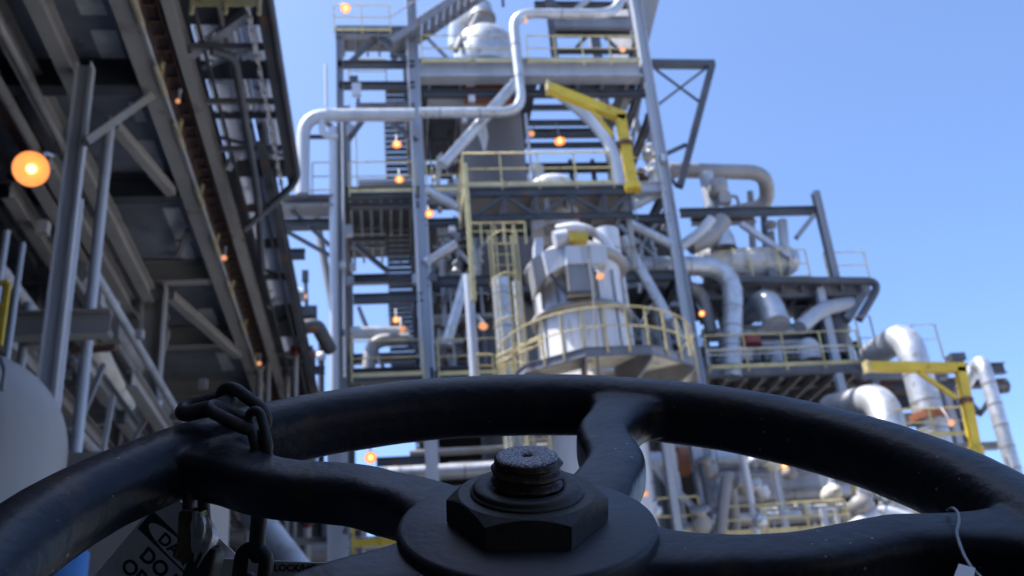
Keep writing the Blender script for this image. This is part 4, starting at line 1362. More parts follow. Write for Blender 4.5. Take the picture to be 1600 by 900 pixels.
# left annex platform at (440-520, 315)
tb(440, 522, 322, YF - .5, 0.8, 0.34, 'steel'); tb(440, 522, 351, YF - .5, 0.3, 0.26, 'dark')
tbr(455, 328, 520, 388, YF - .5, .1); tbr(445, 360, 520, 402, YF - .5, .1); tbr(500, 330, 521, 316, YF - .3, .1)
rl('low faded handrail on the small bridge between rack and tower', 440, 518, 316, 26.3, h=0.4, toe=False)
pipe('brownish downpipe crossing behind the small bridge left of the tower', [P(492, 330, Y=28), P(505, 400, Y=28), P(520, 480, Y=28)], 0.12, 'dull', rings=0)
# lower left pipes
pipe('bright horizontal pipe low in the left tower bay', [P(548, 520, Y=29), P(640, 520, Y=29)], 0.20, 'silver', rings=0)
pipe('bent silver pipe turning down inside the lowest left deck', [P(640, 530, Y=28.5), P(580, 532, Y=28.5), P(575, 590, Y=28.5)], 0.20, 'dull', bend=0.5, rings=0)

# ---------------------------------------------------------------- yellow cranes
def davit(label, pts, r1, brace_pts, Y, wd=0.26):
    o = empty('davit_crane', P(*pts[-1], Y=Y), label, 'crane')
    ps = [P(x, y, Y=Y) for x, y in pts]
    MB().bar(ps[0], ps[1] + (ps[1] - ps[0]).normalized() * wd * 0.5, wd * 0.8, wd).build('jib', 'yellow', o)
    MB().bar(ps[1], ps[2], wd * 0.8, wd * 0.95, (1, 0, 0)).build('mast', 'yellow', o)
    MB().bar(P(*brace_pts[0], Y=Y), P(*brace_pts[1], Y=Y), 0.1, 0.1).build('knee_brace', 'yellow', o)
    q = ps[1].lerp(ps[2], 0.42)
    MB().tube([q - (ps[2] - ps[1]).normalized() * 0.06, q + (ps[2] - ps[1]).normalized() * 0.06], wd * 0.72, 18).build('collar', 'rusty', o)
    q = ps[2]
    MB().tube([q, q + (ps[2] - ps[1]).normalized() * 0.2], wd * 0.78, 18).build('base_socket', 'yellow', o)
    q = ps[0]
    MB().box(q, (0.08, wd * 1.1, wd * 1.15)).build('end_plate', 'rail', o)
    return o
davit('bright yellow davit crane reaching up left above the trussed platform', [(856, 137), (969, 182), (988, 288)], .2, [(925, 172), (958, 212)], 24.3, 0.30)
davit('bright yellow davit crane with level jib on the right platform', [(1354, 573), (1500, 575), (1524, 700)], .2, [(1436, 582), (1494, 622)], 23.5, 0.25)

# ---------------------------------------------------------------- white reactor with ring platform
YR = 22.0
xr = X_(903, 450, YR)
rR = 1.08
reac = empty('white_reactor', V((xr, YR, 0)), 'white clad reactor vessel with box hoods above a round railed platform', 'reactor')
xg = X_(932, 560, YR)
RO = X_(1085, 575, YR) - xg
zring = P(930, 545, Y=YR - RO).z
zhead = Z_(900, 374, YR - 1.0)
prof = [(rR * 1.02, 2.0), (rR * 1.02, zring), (rR * 1.00, zring + 0.1), (rR * 0.97, zhead - 0.4)]
MB().lathe(prof, V((xr, YR, 0)), (0, 0, 1), 56).build('shell', 'white', reac)
first = None
MB().lathe([(rR * 0.98, 0), (rR * 1.12, 0.0), (rR * 1.12, 0.12), (rR * 0.98, 0.14)], V((xr, YR, zring + 1.55)), (0, 0, 1), 56).build('stiffener_band', 'dull', reac)
MB().lathe([(rR * 0.97, 0), (rR * 1.16, 0.02), (rR * 1.16, 0.16), (rR * 0.8, 0.5), (0.35, 0.75), (0, 0.8)], V((xr, YR, zhead - 0.45)), (0, 0, 1), 56).build('head', 'dull', reac)
for k in range(14):
    a = 2 * math.pi * k / 14
    p = V((xr + math.cos(a) * rR * 1.015, YR + math.sin(a) * rR * 1.015, zring + 0.15))
    MB().bar(p, p + V((0, 0, zhead - zring - 0.9)), 0.03, 0.05, (0, 1, 0)).build('cladding_seam', 'dull', reac)
def hood(x0, x1, y0, y1, Y, dep, mt, name, skew=0.0):
    a, b = P(x0, y1, Y=Y), P(x1, y0, Y=Y)
    m = MB()
    base = [V((a.x, Y, a.z)), V((b.x, Y, a.z)), V((b.x + skew, Y, b.z)), V((a.x + skew, Y, b.z))]
    m.prism(base, V((0, dep, 0)))
    return m.build(name, mt, reac)
hood(886, 946, 383, 412, YR - 1.55, 1.2, 'white', 'top_hood')
hood(890, 926, 413, 455, YR - 1.50, 0.9, 'dull', 'lower_hood')
m = MB()
m.prism([P(848, 392, Y=YR - 1.3), P(884, 383, Y=YR - 1.4), P(886, 412, Y=YR - 1.4), P(856, 428, Y=YR - 1.3)], V((0, 1.0, 0))); m.build('side_hood', 'white', reac)
m = MB(); m.prism([P(830, 405, Y=YR - 1.1), P(846, 396, Y=YR - 1.1), P(856, 430, Y=YR - 1.1), P(838, 450, Y=YR - 1.1)], V((0, 0.7, 0))); m.build('side_hood', 'dull', reac)
m = MB(); m.prism([P(836, 372, Y=YR - 1), P(848, 370, Y=YR - 1), P(852, 420, Y=YR - 1), P(836, 425, Y=YR - 1)], V((0, 0.5, 0))); m.build('tall_plate', 'galv', reac)
MB().box(P(903, 373, Y=YR - 1.5), (0.42, 0.3, 0.2)).build('yellow_tag_plate', 'yellow', reac)
MB().tube([P(866, 375, Y=YR - 1.4), P(886, 371, Y=YR - 1.4)], 0.2, 18).build('manway_cover', 'white', reac)
MB().tube([P(870, 358, Y=YR - .3), P(905, 352, Y=YR - .6), P(945, 372, Y=YR - .6), P(960, 400, Y=YR - .6)], 0.11, 16, bend=0.6).build('overhead_nozzle', 'white', reac)
MB().tube([P(920, 405, Y=YR - 1.9), P(926, 440, Y=YR - 1.9), P(936, 600, Y=YR - 1.9)], 0.025, 8).build('instrument_tube', 'dull', reac)
MB().bar(P(860, 428, Y=YR - 1.5), P(884, 458, Y=YR - 1.5), 0.06, 0.06).bar(P(884, 458, Y=YR - 1.5), P(926, 456, Y=YR - 1.5), 0.06, 0.06).build('hood_frame', 'dark', reac)
# second clad cylinder close on the right side of the reactor
q = P(958, 450, Y=YR + 0.9)
pipe('white clad downcomer pipe right behind the reactor', [V((q.x, YR + 0.9, 3)), V((q.x, YR + 0.9, Z_(945, 362, YR + .9)))], 0.34, 'white', rings=1.2)
# dome head between trussed platform and reactor
m = MB()
q = P(862, 300, Y=26.0); rd = 0.72
m.lathe([(rd, -1.5), (rd, 0)] + [(rd * math.cos(math.pi / 2 * k / 10), rd * 0.55 * math.sin(math.pi / 2 * k / 10)) for k in range(1, 11)], q + V((0, 0, 0.05)), (0, 0, 1), 36)
tag(m.build('small_drum', 'white'), 'small white drum with domed top behind the trussed platform rail', 'drum')
m = MB(); m.tube([P(838, 300, Y=26.6), P(838, 262, Y=26.6)], 0.25, 16)
tag(m.build('valve_actuator', 'galv'), 'blue-grey actuator standing left of the small white drum', 'actuator')

# ring platform
ring = empty('ring_platform', V((xr, YR, zring)), 'round steel platform with buff underside panels encircling the white reactor', 'platform')
NSG = 10
a0 = R(-90 - 18)
cor = [V((xg + RO * math.cos(a0 + 2 * math.pi * k / NSG), YR + RO * math.sin(a0 + 2 * math.pi * k / NSG), zring)) for k in range(NSG)]
inn = [V((xr + (rR + .12) * math.cos(a0 + 2 * math.pi * k / NSG), YR + (rR + .12) * math.sin(a0 + 2 * math.pi * k / NSG), zring)) for k in range(NSG)]
for k in range(NSG):
    k2 = (k + 1) % NSG
    MB().prism([cor[k], cor[k2], inn[k2], inn[k]], V((0, 0, 0.03))).build('floor_panel', 'tan', ring)
    MB().ibeam(cor[k] - V((0, 0, 0.02)), cor[k2] - V((0, 0, 0.02)), 0.08, 0.20).build('edge_channel', 'steel', ring)
    # radial bracket: deep at the shell, shallow at the rim
    d = (cor[k] - inn[k])
    s = d.cross(V((0, 0, 1))).normalized() * 0.05
    MB().prism([inn[k] - s / 2 - V((0, 0, 0.9)), inn[k] - s / 2 - V((0, 0, 0.01)), cor[k] - s / 2 - V((0, 0, 0.01)), cor[k] - s / 2 - V((0, 0, 0.22))], s).build('radial_bracket', 'dull', ring)
cr2 = [V((xg + (RO - 0.05) * math.cos(t), YR + (RO - 0.05) * math.sin(t), zring + 0.05)) for t in [2 * math.pi * k / 30 for k in range(30)]]
rail('curved yellow handrail encircling the white reactor', cr2, h=0.95, post=1.25, r=0.021, closed=True, toe=False)
# lower part: cone skirt below the platform
MB().lathe([(rR * 1.05, -0.05), (rR * 1.3, -0.4), (rR * 1.25, -0.9), (rR * 1.05, -1.2)], V((xr, YR, zring)), (0, 0, 1), 10, smooth=False).build('skirt_cone', 'tan', reac)
# yellow caged ladder left of the reactor
ql = P(792, 470, Y=22.6)
ladder('faded yellow caged ladder rising left of the white reactor', ql.x, 22.6, Z_(800, 800, 22.6), Z_(780, 368, 22.6), wdt=0.5)
a_, b_ = hx(735, 822, 375, 22.9)
rail('yellow guard rail at the head of the caged ladder', [a_, b_], h=0.5, post=0.3, toe=False)
for (x, y0, y1, Y, r, mt, lab) in [(786, 436, 640, 25.0, 0.24, 'silver', 'tall silver pipe behind the caged ladder'),
                                   (812, 440, 640, 25.4, 0.11, 'galv', 'thin grey pipe right of the tall silver one behind the ladder')]:
    q = P(x, 500, Y=Y)
    pipe(lab, [V((q.x, Y, 2)), V((q.x, Y, Z_(x, y0, Y)))], r, mt, rings=0.9)
ladder('yellow ladder foot seen between rim and hub in front of the reactor body', P(842, 700, Y=20.2).x, 20.2, Z_(842, 860, 20.2), Z_(842, 610, 20.2), wdt=0.5, cage=False)
rail('small yellow gate with rounded corners beside the ladder foot', [P(746, 590, Y=23.5), P(772, 590, Y=23.5)], h=0.6, post=0.3, r=0.035, toe=False)
rail('low yellow rail leading up to the ring platform', [P(778, 580, Y=21.5), P(848, 548, Y=20.6)], h=0.35, post=0.5, r=0.03, toe=False)

# ---------------------------------------------------------------- bracket frame on the right of the tower
fr = empty('cantilever_frame', P(1020, 100, Y=29), 'open triangular cantilever frame with crossed rods right of the tower top', 'frame')
for (x1, y1, x2, y2, w_) in [(1016, 100, 1116, 101, 0.26), (1112, 104, 1062, 292, 0.24), (1024, 108, 1094, 160, 0.07), (1104, 106, 1028, 164, 0.07), (1072, 226, 1038, 242, 0.12), (1030, 250, 1058, 292, 0.09)]:
    MB().bar(P(x1, y1, Y=29), P(x2, y2, Y=29.02 if w_ > .1 else 29.15), w_, w_).build('member', 'dark', fr)

# ============================================================ RIGHT MODULE
YQ = 29.0
mod = empty('right_steel_module', P(1200, 580, Y=YQ), 'lower steel module with decks and equipment standing right of the tower', 'steel module')
def mb_(px1, px2, py, Y, w_=0.2, h=0.25, mt='steel', name='beam', i=True):
    a, b = hx(px1, px2, py, Y)
    m = MB(); (m.ibeam if i else m.bar)(a, b, w_, h); return m.build(name, mt, mod)
def mbr(x1, y1, x2, y2, Y, w_=0.14, mt='steel', name='brace'):
    return MB().bar(P(x1, y1, Y=Y), P(x2, y2, Y=Y), w_, w_).build(name, mt, mod)
mb_(1062, 1278, 331, YQ, 0.2, 0.28, 'dark')
mb_(1080, 1180, 345, YQ + .5, 0.3, 0.22, 'steel')
q = P(1290, 370, Y=YQ)
MB().ibeam(V((q.x, YQ, Z_(1305, 436, YQ))), V((q.x, YQ, Z_(1272, 300, YQ))), 0.24, 0.24, up=(0, 1, 0)).build('column', 'steel', mod)
mbr(1272, 336, 1244, 372, YQ, .16); mbr(1158, 350, 1232, 400, YQ - .1, .18, 'galv')
for (px, Y, y1, mt) in [(1112, 29, 560, 'steel'), (1190, 31, 560, 'steel'), (1318, 29, 450, 'galv'), (1340, 31, 470, 'dark'), (1110, 32, 560, 'dark')]:
    q = P(px, 620, Y=Y)
    MB().ibeam(V((q.x, Y, 0)), V((q.x, Y, Z_(px, y1, Y))), 0.26, 0.26, up=(0, 1, 0)).build('column', mt, mod)
# upper deck (y 440) and its round-ended edge pipe
za = Z_(1230, 446, YQ)
xa, xb = X_(1080, 446, YQ), X_(1362, 446, YQ)
MB().box(((xa + xb) / 2, YQ + 1.3, za + 0.05), (xb - xa, 3.0, 0.05)).build('deck_plate', 'steel', mod)
for k in range(9):
    x = xa + (xb - xa) * (k + .5) / 9
    MB().bar(V((x, YQ, za - .1)), V((x, YQ + 2.6, za - .1)), 0.1, 0.2).build('joist', 'steel', mod)
mb_(1080, 1362, 458, YQ + .2, 0.2, 0.34, 'steel'); mb_(1180, 1340, 475, YQ + 1.4, 0.2, 0.2, 'steel')
pipe('dark edge pipe of the right upper deck bending down at its end', [P(1100, 437, Y=28.6), P(1378, 439, Y=28.6), P(1342, 500, Y=28.8)], 0.13, 'dark', bend=0.6, rings=0, seg=14)
mbr(1352, 452, 1322, 500, YQ + .3, .3, 'steel')
rl('faded yellow handrail in front of the white drum on the right upper deck', 1132, 1268, 437, 28.8, post=1.1)
rl('faint handrail at the far right end of the right upper deck', 1296, 1360, 437, 30.6, post=1.1, mt='rail', toe=False)
# lower deck (y 575)
zb2 = Z_(1220, 578, YQ - 1)
xa, xb = X_(1092, 578, YQ - 1), X_(1352, 578, YQ - 1)
MB().box(((xa + xb) / 2 + 0.8, YQ + 1.5, zb2 + 0.08), (xb - xa + 1.6, 5.0, 0.05)).build('deck_plate', 'steel', mod)
mb_(1092, 1352, 578, YQ - 1, 0.24, 0.32, 'steel'); mb_(1110, 1400, 598, YQ + 0.5, 0.24, 0.34, 'brown'); mb_(1130, 1420, 612, YQ + 2.5, 0.24, 0.34, 'rusty'); mb_(1150, 1420, 628, YQ + 3.5, 0.24, 0.3, 'dark')
for k in range(9):
    x = xa + (xb - xa) * (k + .5) / 9
    MB().bar(V((x, YQ - .8, zb2 - .1)), V((x, YQ + 3.6, zb2 - .1)), 0.1, 0.24).build('joist', 'brown', mod)
rl('yellow handrail on the right lower deck beside the red-flanged pipe', 1108, 1350, 572, 27.6, post=1.15)
rl('second yellow handrail behind on the right lower deck', 1100, 1336, 566, 31.0, post=1.2, toe=False)
rl('grey pipe rail in front of the right lower deck', 1106, 1330, 560, 27.3, h=0.35, mt='white', toe=False, post=5)
# back wall of clutter between the decks
rng = random.Random(5)
ob = empty('valve_skid', P(1200, 540, Y=32.5), 'crowded skid of grey pipes and valves between the two right decks', 'valve skid')
for k in range(44):
    px = rng.uniform(1095, 1340); Y = rng.uniform(29.5, 32.5)
    q = P(px, 530, Y=Y)
    MB().tube([V((q.x, Y, zb2)), V((q.x, Y, zb2 + rng.uniform(0.6, 2.3)))], rng.uniform(0.05, 0.16), 10).build('upright_pipe', rng.choice(['galv', 'white', 'dull', 'silver', 'dark']), ob)
for k in range(16):
    Y = rng.uniform(29.2, 32.5)
    a, b = hx(rng.uniform(1095, 1180), rng.uniform(1200, 1335), rng.uniform(500, 562), Y)
    MB().tube([a, b], rng.uniform(0.06, 0.16), 10).build('header_pipe', rng.choice(['galv', 'white', 'dull', 'silver']), ob)
m = MB(); a, b = hx(1070, 1345, 520, 33.5)
m.box(((a.x + b.x) / 2, 34.5, (za + zb2) / 2), (b.x - a.x, 1.5, za - zb2 - 0.3)); tag(m.build('instrument_shelter', 'build'), 'dark instrument shelter behind the valve skid on the right decks', 'shelter')

# pipes of the right module
pipe('large pipe looping back on itself above the right module', [P(1045, 266, Y=30), P(1196, 270, Y=30), P(1200, 322, Y=31.2), P(1110, 338, Y=31.6)], 0.27, 'dull', bend=0.62, rings=0, seg=24)
pipe('thick upright pipe carrying a grey valve above the right module', [V((X_(1108, 300, 29.6), 29.6, Z_(1108, 340, 29.6))), V((X_(1108, 300, 29.6), 29.6, Z_(1104, 272, 29.6)))], 0.24, 'galv', rings=0)
m = MB(); q = P(1122, 295, Y=29.2)
m.lathe([(0, -0.35), (0.3, -0.3), (0.34, 0), (0.3, 0.3), (0, 0.35)], q, (0.2, 0, 1), 20).box(q + V((0.1, -.1, -0.45)), (0.4, 0.3, 0.4)).tube([q + V((0.2, 0, -0.3)), q + V((0.6, 0, -0.3)), q + V((0.65, 0, -0.9))], 0.06, 8, bend=.1)
tag(m.build('control_valve', 'dull'), 'grey round-bodied control valve hanging under the looping pipe', 'valve')
drum = empty('horizontal_drum', P(1180, 408, Y=29.6), 'white horizontal exchanger drum lying on the right upper deck', 'drum')
a, b = hx(1092, 1222, 410, 29.6)
MB().tube([a, b], 0.50, 32, rings=1.1).build('shell', 'white', drum)
MB().lathe([(0.50, 0), (0.62, 0.0), (0.62, 0.1), (0.5, 0.1), (0.48, 0.3), (0.36, 0.5), (0, 0.58)], b, (1, 0, 0), 32).build('end_cover', 'silver', drum)
for t in (0.2, 0.8):
    q = a.lerp(b, t); MB().box(q - V((0, 0, 0.6)), (0.2, 0.7, 0.7)).build('saddle', 'steel', drum)
q = a.lerp(b, 0.25); MB().tube([q, q + V((0, 0, 1.0))], 0.26, 20).build('nozzle', 'silver', drum)
m = MB(); q = P(1128, 378, Y=29)
m.lathe([(0.45, -0.3), (0.42, 0.1), (0.3, 0.45), (0.3, 0.8)], q, (0, 0, 1), 28); tag(m.build('reducer_cone', 'silver'), 'silver reducer cone standing on the white exchanger drum', 'reducer')
pipe('grey strut pipe with upturned end beside the right tower column', [P(1060, 388, Y=27.5), P(1092, 365, Y=27.5), P(1112, 342, Y=27.5)], 0.16, 'galv', bend=0.2, rings=0)
pipe('grey inclined duct between tower column and the exchanger drum', [P(1078, 385, Y=28.6), P(1106, 372, Y=28.6), P(1130, 345, Y=28.8)], 0.30, 'dull', bend=0.2, rings=0, name='duct', cat='duct')
for (px, y0, y1, Y, r, mt, lab) in [(1222, 345, 402, 29.6, 0.17, 'galv', 'grey vent pipe leaning above the right end of the exchanger drum'), (1205, 362, 404, 29.8, 0.10, 'dull', 'thin vent pipe with cap between drum and grey vent pipe'),
                                    (1193, 330, 404, 31.2, 0.12, 'dark', 'dark riser behind the exchanger drum'), (1172, 300, 404, 31.4, 0.12, 'dull', 'dull riser standing behind the exchanger drum, left of the dark one')]:
    pipe(lab, [P(px + 5, y1, Y=Y), P(px, y0, Y=Y)], r, mt, rings=0)
tag(MB().lathe([(0, -.15), (.18, -.12), (.2, .1), (0, .2)], P(1204, 352, Y=29.7), (0, -.3, 1), 16).build('relief_valve', 'dull'), 'relief valve cap on the thin vent pipe above the drum', 'valve')
pipe('thick banded pipe leaving the tower and turning down to a red flange', [P(975, 416, Y=28), P(1146, 416, Y=28), P(1143, 590, Y=28)], 0.31, 'silver', bend=1.15, rings=0.55, seg=24)
pf = P(1137, 535, Y=28)
m = MB(); q = P(1135, 537, Y=28); q.x = P(1146, 416, Y=28).x; m.tube([q - V((0, 0, .12)), q + V((0, 0, .12))], 0.40, 28); tag(m.build('red_flange', 'red'), 'dark red flange ring round the thick banded pipe', 'flange')
pipe('grey dull pipe under the thick banded pipe, coming out of the tower', [P(1000, 445, Y=28.6), P(1095, 448, Y=28.6), P(1112, 520, Y=28.8)], 0.20, 'dull', bend=0.6, rings=0)
pipe('fat silver open-ended elbow below the right upper deck', [P(1140, 505, Y=31.5), P(1200, 468, Y=28.4), P(1214, 508, Y=27.9)], 0.42, 'silver', bend=0.7, rings=0, seg=28, name='elbow_pipe')
pipe('grey pipe slanting up to the right below the right upper deck', [P(1250, 512, Y=28.4), P(1285, 482, Y=28.8), P(1330, 474, Y=29.4)], 0.24, 'galv', bend=0.5, rings=0)
tag(MB().lathe([(0.0, -1), (0.55, -0.95), (0.55, 0.6), (0.2, 0.9), (0, 0.9)], P(1298, 512, Y=29.8), (0.3, 0, 1), 28).build('hopper', 'dark'), 'dark hopper hanging below the right end of the upper deck', 'hopper')
for (x, y, r, mt, lab) in [(1155, 545, .34, 'white', 'pale rounded vessel top on the right lower deck, left of the fat elbow'), (1262, 540, .34, 'white', 'pale rounded vessel top on the right lower deck, right of the fat elbow'), (1210, 545, .22, 'galv', 'grey rounded vessel top under the fat elbow')]:
    tag(MB().lathe([(r, -.5), (r, 0), (r * .8, r * .4), (r * .4, r * .62), (0, r * .7)], P(x, y, Y=28.6), (0, 0, 1), 24).build('vessel_top', mt), lab, 'vessel')

# far right group
YS = 25.0
sup = empty('support_frame', P(1450, 640, Y=YS + 2), 'dark steel support frame at the far right behind the yellow crane', 'support frame')
for (x1, x2, py, Y, h, mt) in [(1345, 1480, 584, 27.5, 0.3, 'steel'), (1340, 1500, 604, 29, 0.4, 'rusty'), (1395, 1572, 602, 26.5, 0.22, 'dark'), (1500, 1570, 577, 27, 0.32, 'dark'), (1340, 1490, 628, 30, 0.4, 'dark'), (1400, 1500, 655, 29, 0.4, 'brown'), (1490, 1560, 698, 27, 0.2, 'brown')]:
    a, b = hx(x1, x2, py, Y); MB().ibeam(a, b, 0.24, h).build('beam', mt, sup)
for (px, Y, y1, mt) in [(1322, 27.6, 584, 'galv'), (1376, 27.6, 584, 'steel'), (1484, 27.6, 590, 'galv'), (1500, 28.5, 596, 'steel'), (1474, 29, 600, 'dark')]:
    q = P(px, 640, Y=Y); MB().ibeam(V((q.x, Y, 0)), V((q.x, Y, Z_(px, y1, Y))), 0.22, 0.22, up=(0, 1, 0)).build('column', mt, sup)
MB().bar(P(1530, 648, Y=27), P(1562, 606, Y=27), .14, .14).build('knee_brace', 'dark', sup)
MB().bar(P(1508, 622, Y=27), P(1530, 646, Y=27), .14, .14).build('knee_brace', 'dark', sup)
MB().box(P(1493, 560, Y=27), (0.45, 0.4, 0.22)).build('bearing_block', 'dark', sup)
MB().tube([P(1560, 604, Y=26.9), P(1572, 603, Y=26.9)], 0.22, 16).build('beam_cap', 'dark', sup)
zfr = P(1430, 522, Y=YS)
pipe('fat silver pipe with a bright rounded elbow behind the right yellow crane', [P(1362, 556, Y=YS + 2.6), V((X_(1428, 560, YS), YS, Z_(1415, 520, YS))), V((X_(1428, 560, YS), YS, 2))], 0.40, 'silver', bend=0.85, rings=0.8, seg=30)
pipe('fat bright silver elbow peeping over the rim at the right', [P(1300, 640, Y=27.5), P(1380, 622, Y=24.5), P(1398, 720, Y=24.2)], 0.44, 'silver', bend=0.8, rings=0, seg=30, name='elbow_pipe')
pipe('slim silver pipe with top elbow standing against the sky, far right', [P(1502, 610, Y=25), P(1527, 568, Y=24.6), V((X_(1545, 600, 24), 24, Z_(1542, 566, 24))), V((X_(1545, 600, 24), 24, 2))], 0.19, 'silver', bend=0.45, rings=0.55, seg=22)
m = MB(); q = P(1452, 652, Y=YS); q.x = X_(1428, 560, YS); m.tube([q - V((0, 0, .1)), q + V((0, 0, .1))], 0.50, 30); tag(m.build('orange_flange', 'orange'), 'orange-brown flange ring low on the fat silver pipe at the right', 'flange')
rl('faint thin handrail against the sky behind the right bright elbow', 1436, 1474, 556, 28.5, post=1.0, toe=False, r=0.018)
rl('thin grey hoop rail left of the right bright elbow', 1352, 1376, 566, 27.0, h=1.5, toe=False, mt='dull', post=2, r=0.018)
rl('pale yellow handrail in front of the orange flange', 1405, 1518, 682, 24.0, post=0.9, h=0.75)
# small yellow bracket posts
for px in (1330, 1386):
    pass

# ============================================================ LOW PLANT SEEN THROUGH THE WHEEL
low = empty('low_pipe_bridge', P(1150, 760, Y=26), 'low steel pipe bridge with columns seen through the wheel openings', 'pipe bridge')
for (px, py, Y, ww, mt) in [(1096, 760, 22.5, 0.24, 'galv'), (1112, 760, 24.5, 0.22, 'steel'), (1052, 780, 22, 0.16, 'galv'), (1222, 780, 23, 0.08, 'galv'), (1296, 790, 23.5, 0.16, 'galv'), (675, 740, 24, 0.3, 'galv'), (1068, 820, 22.5, .1, 'white')]:
    q = P(px, py, Y=Y); MB().ibeam(V((q.x, Y, 0)), V((q.x, Y, Z_(px, 640, Y))), ww, ww, up=(0, 1, 0)).build('column', mt, low)
for (x1, x2, py, Y, w_, h, mt) in [(1120, 1300, 752, 24, .3, .34, 'galv'), (1120, 1300, 790, 25, .3, .34, 'dull'), (1130, 1400, 812, 26, .3, .3, 'dark'), (1030, 1300, 690, 27, .3, .3, 'dark'), (540, 700, 845, 20, .2, .2, 'galv')]:
    a, b = hx(x1, x2, py, Y); MB().ibeam(a, b, w_, h).build('beam', mt, low)
for (x1, y1, x2, y2, Y, w_) in [(1050, 760, 1100, 810, 22.2, .13), (1022, 730, 1070, 785, 22.2, .14), (1148, 778, 1192, 764, 22.8, .12), (1115, 780, 1135, 742, 22.2, .1), (1108, 790, 1130, 800, 22.2, .1)]:
    MB().bar(P(x1, y1, Y=Y), P(x2, y2, Y=Y), w_, w_).build('brace', 'galv', low)
pipe('bent grey pipe stub beside the low column seen under the right rim', [P(1125, 835, Y=22), P(1136, 745, Y=22), P(1142, 745, Y=22.1), P(1150, 840, Y=22.4)], 0.13, 'dull', bend=0.2, rings=0)
for (x1, x2, py, Y, r, mt, lab) in [(1010, 1340, 716, 25.5, .30, 'silver', 'thick silver pipe running level just under the right rim'), (1120, 1400, 770, 24.5, .16, 'galv', 'thin grey level pipe in the right wheel opening'),
                                    (600, 800, 737, 25.0, .20, 'silver', 'silver level pipe in the left wheel opening behind the nut'), (1120, 1420, 738, 26.5, .2, 'dull', 'dull level pipe below the thick silver one'),
                                    (430, 640, 862, 22, .22, 'dull', 'dull level pipe low in the left wheel opening')]:
    a, b = hx(x1, x2, py, Y); pipe(lab, [a, b], r, mt, rings=0.7)
m = MB(); a, b = hx(1059, 1073, 722, 25.3); m.tube([a, b], .38, 24); tag(m.build('orange_coupling', 'orange'), 'orange coupling on the thick silver pipe under the right rim', 'coupling')
rl('yellow handrail crossing the right wheel opening behind the hub', 1012, 1100, 838, 22.0, h=0.85, post=1.2)
rl('yellow handrail low in the right wheel opening', 1136, 1330, 832, 22.0, h=0.65, post=1.05)
rl('bright yellow handrail low in the left wheel opening', 552, 640, 852, 18.0, h=0.6, post=0.4, mt='yellow')
for (x, y, Y, s, mt, lab) in [(1292, 722, 22.5, .5, 'dull', 'buff valve manifold under the right rim, upper'), (1300, 772, 22.4, .45, 'tan', 'buff valve manifold under the right rim, lower'), (1188, 815, 21.5, .3, 'silver', 'round silver gauge head behind the low yellow handrail'),
                              (1345, 790, 22, .5, 'dull', 'dull valve body in the narrow right corner of the wheel opening')]:
    q = P(x, y, Y=Y)
    o = empty('valve_manifold' if s > .3 else 'gauge', q, lab, 'valve' if s > .3 else 'gauge')
    MB().lathe([(0, -s * .5), (s * .45, -s * .4), (s * .5, 0), (s * .4, s * .4), (0, s * .5)], q, (0.2, -1, 0.3), 18).build('body', mt, o)
    MB().tube([q, q + V((s * .2, 0, s * 1.1))], s * .16, 10).build('stem', 'galv', o)
    MB().lathe([(s * .4, -.02), (s * .46, 0), (s * .4, .02)], q + V((s * .2, 0, s * 1.1)), (0.2, -.6, 1), 18).build('hand_wheel', 'rail', o)
pipe('white fat pipe end lying under the right rim', [P(1380, 790, Y=23), P(1450, 800, Y=22.4)], .4, 'white', rings=0)
pipe('white pipe elbow lying low under the right rim', [P(1330, 830, Y=22), P(1375, 800, Y=22), P(1420, 815, Y=22)], .2, 'white', bend=.3, rings=0)
# dense pale pipework, valves and rails in the right wheel opening
rng = random.Random(33)
for k in range(16):
    a, b = hx(rng.uniform(1010, 1200), rng.uniform(1230, 1420), rng.uniform(690, 840), rng.uniform(22.5, 27))
    MB().tube([a, b], rng.uniform(.04, .12), 10).build('header', rng.choice(['silver', 'galv', 'white', 'dull', 'dull', 'brown']), low)
for k in range(26):
    px = rng.uniform(1010, 1420); Y = rng.uniform(21.5, 26); q = P(px, 770, Y=Y)
    MB().tube([V((q.x, Y, 0)), V((q.x, Y, Z_(px, rng.uniform(690, 830), Y)))], rng.uniform(.03, .09), 8).build('upright', rng.choice(['galv', 'white', 'dull', 'silver', 'dark', 'rail']), low)
for k in range(18):
    q = P(rng.uniform(1010, 1420), rng.uniform(700, 835), Y=rng.uniform(21.5, 24)); sz = rng.uniform(.1, .26)
    MB().lathe([(0, -sz), (sz * .8, -sz * .8), (sz, 0), (sz * .5, sz * .5), (sz * .5, sz), (sz * .9, sz), (sz * .9, sz * 1.2), (0, sz * 1.2)], q, (rng.uniform(-1, 1), -.4, rng.uniform(.2, 1)), 14).build('valve', rng.choice(['galv', 'white', 'dull', 'silver', 'tan', 'brown']), low)
for (x1, x2, py, Y) in [(640, 1000, 700, 26), (640, 800, 765, 25), (700, 1000, 720, 27)]:
    a, b = hx(x1, x2, py, Y); MB().tube([a, b], .1, 10).build('header', 'dull', low)
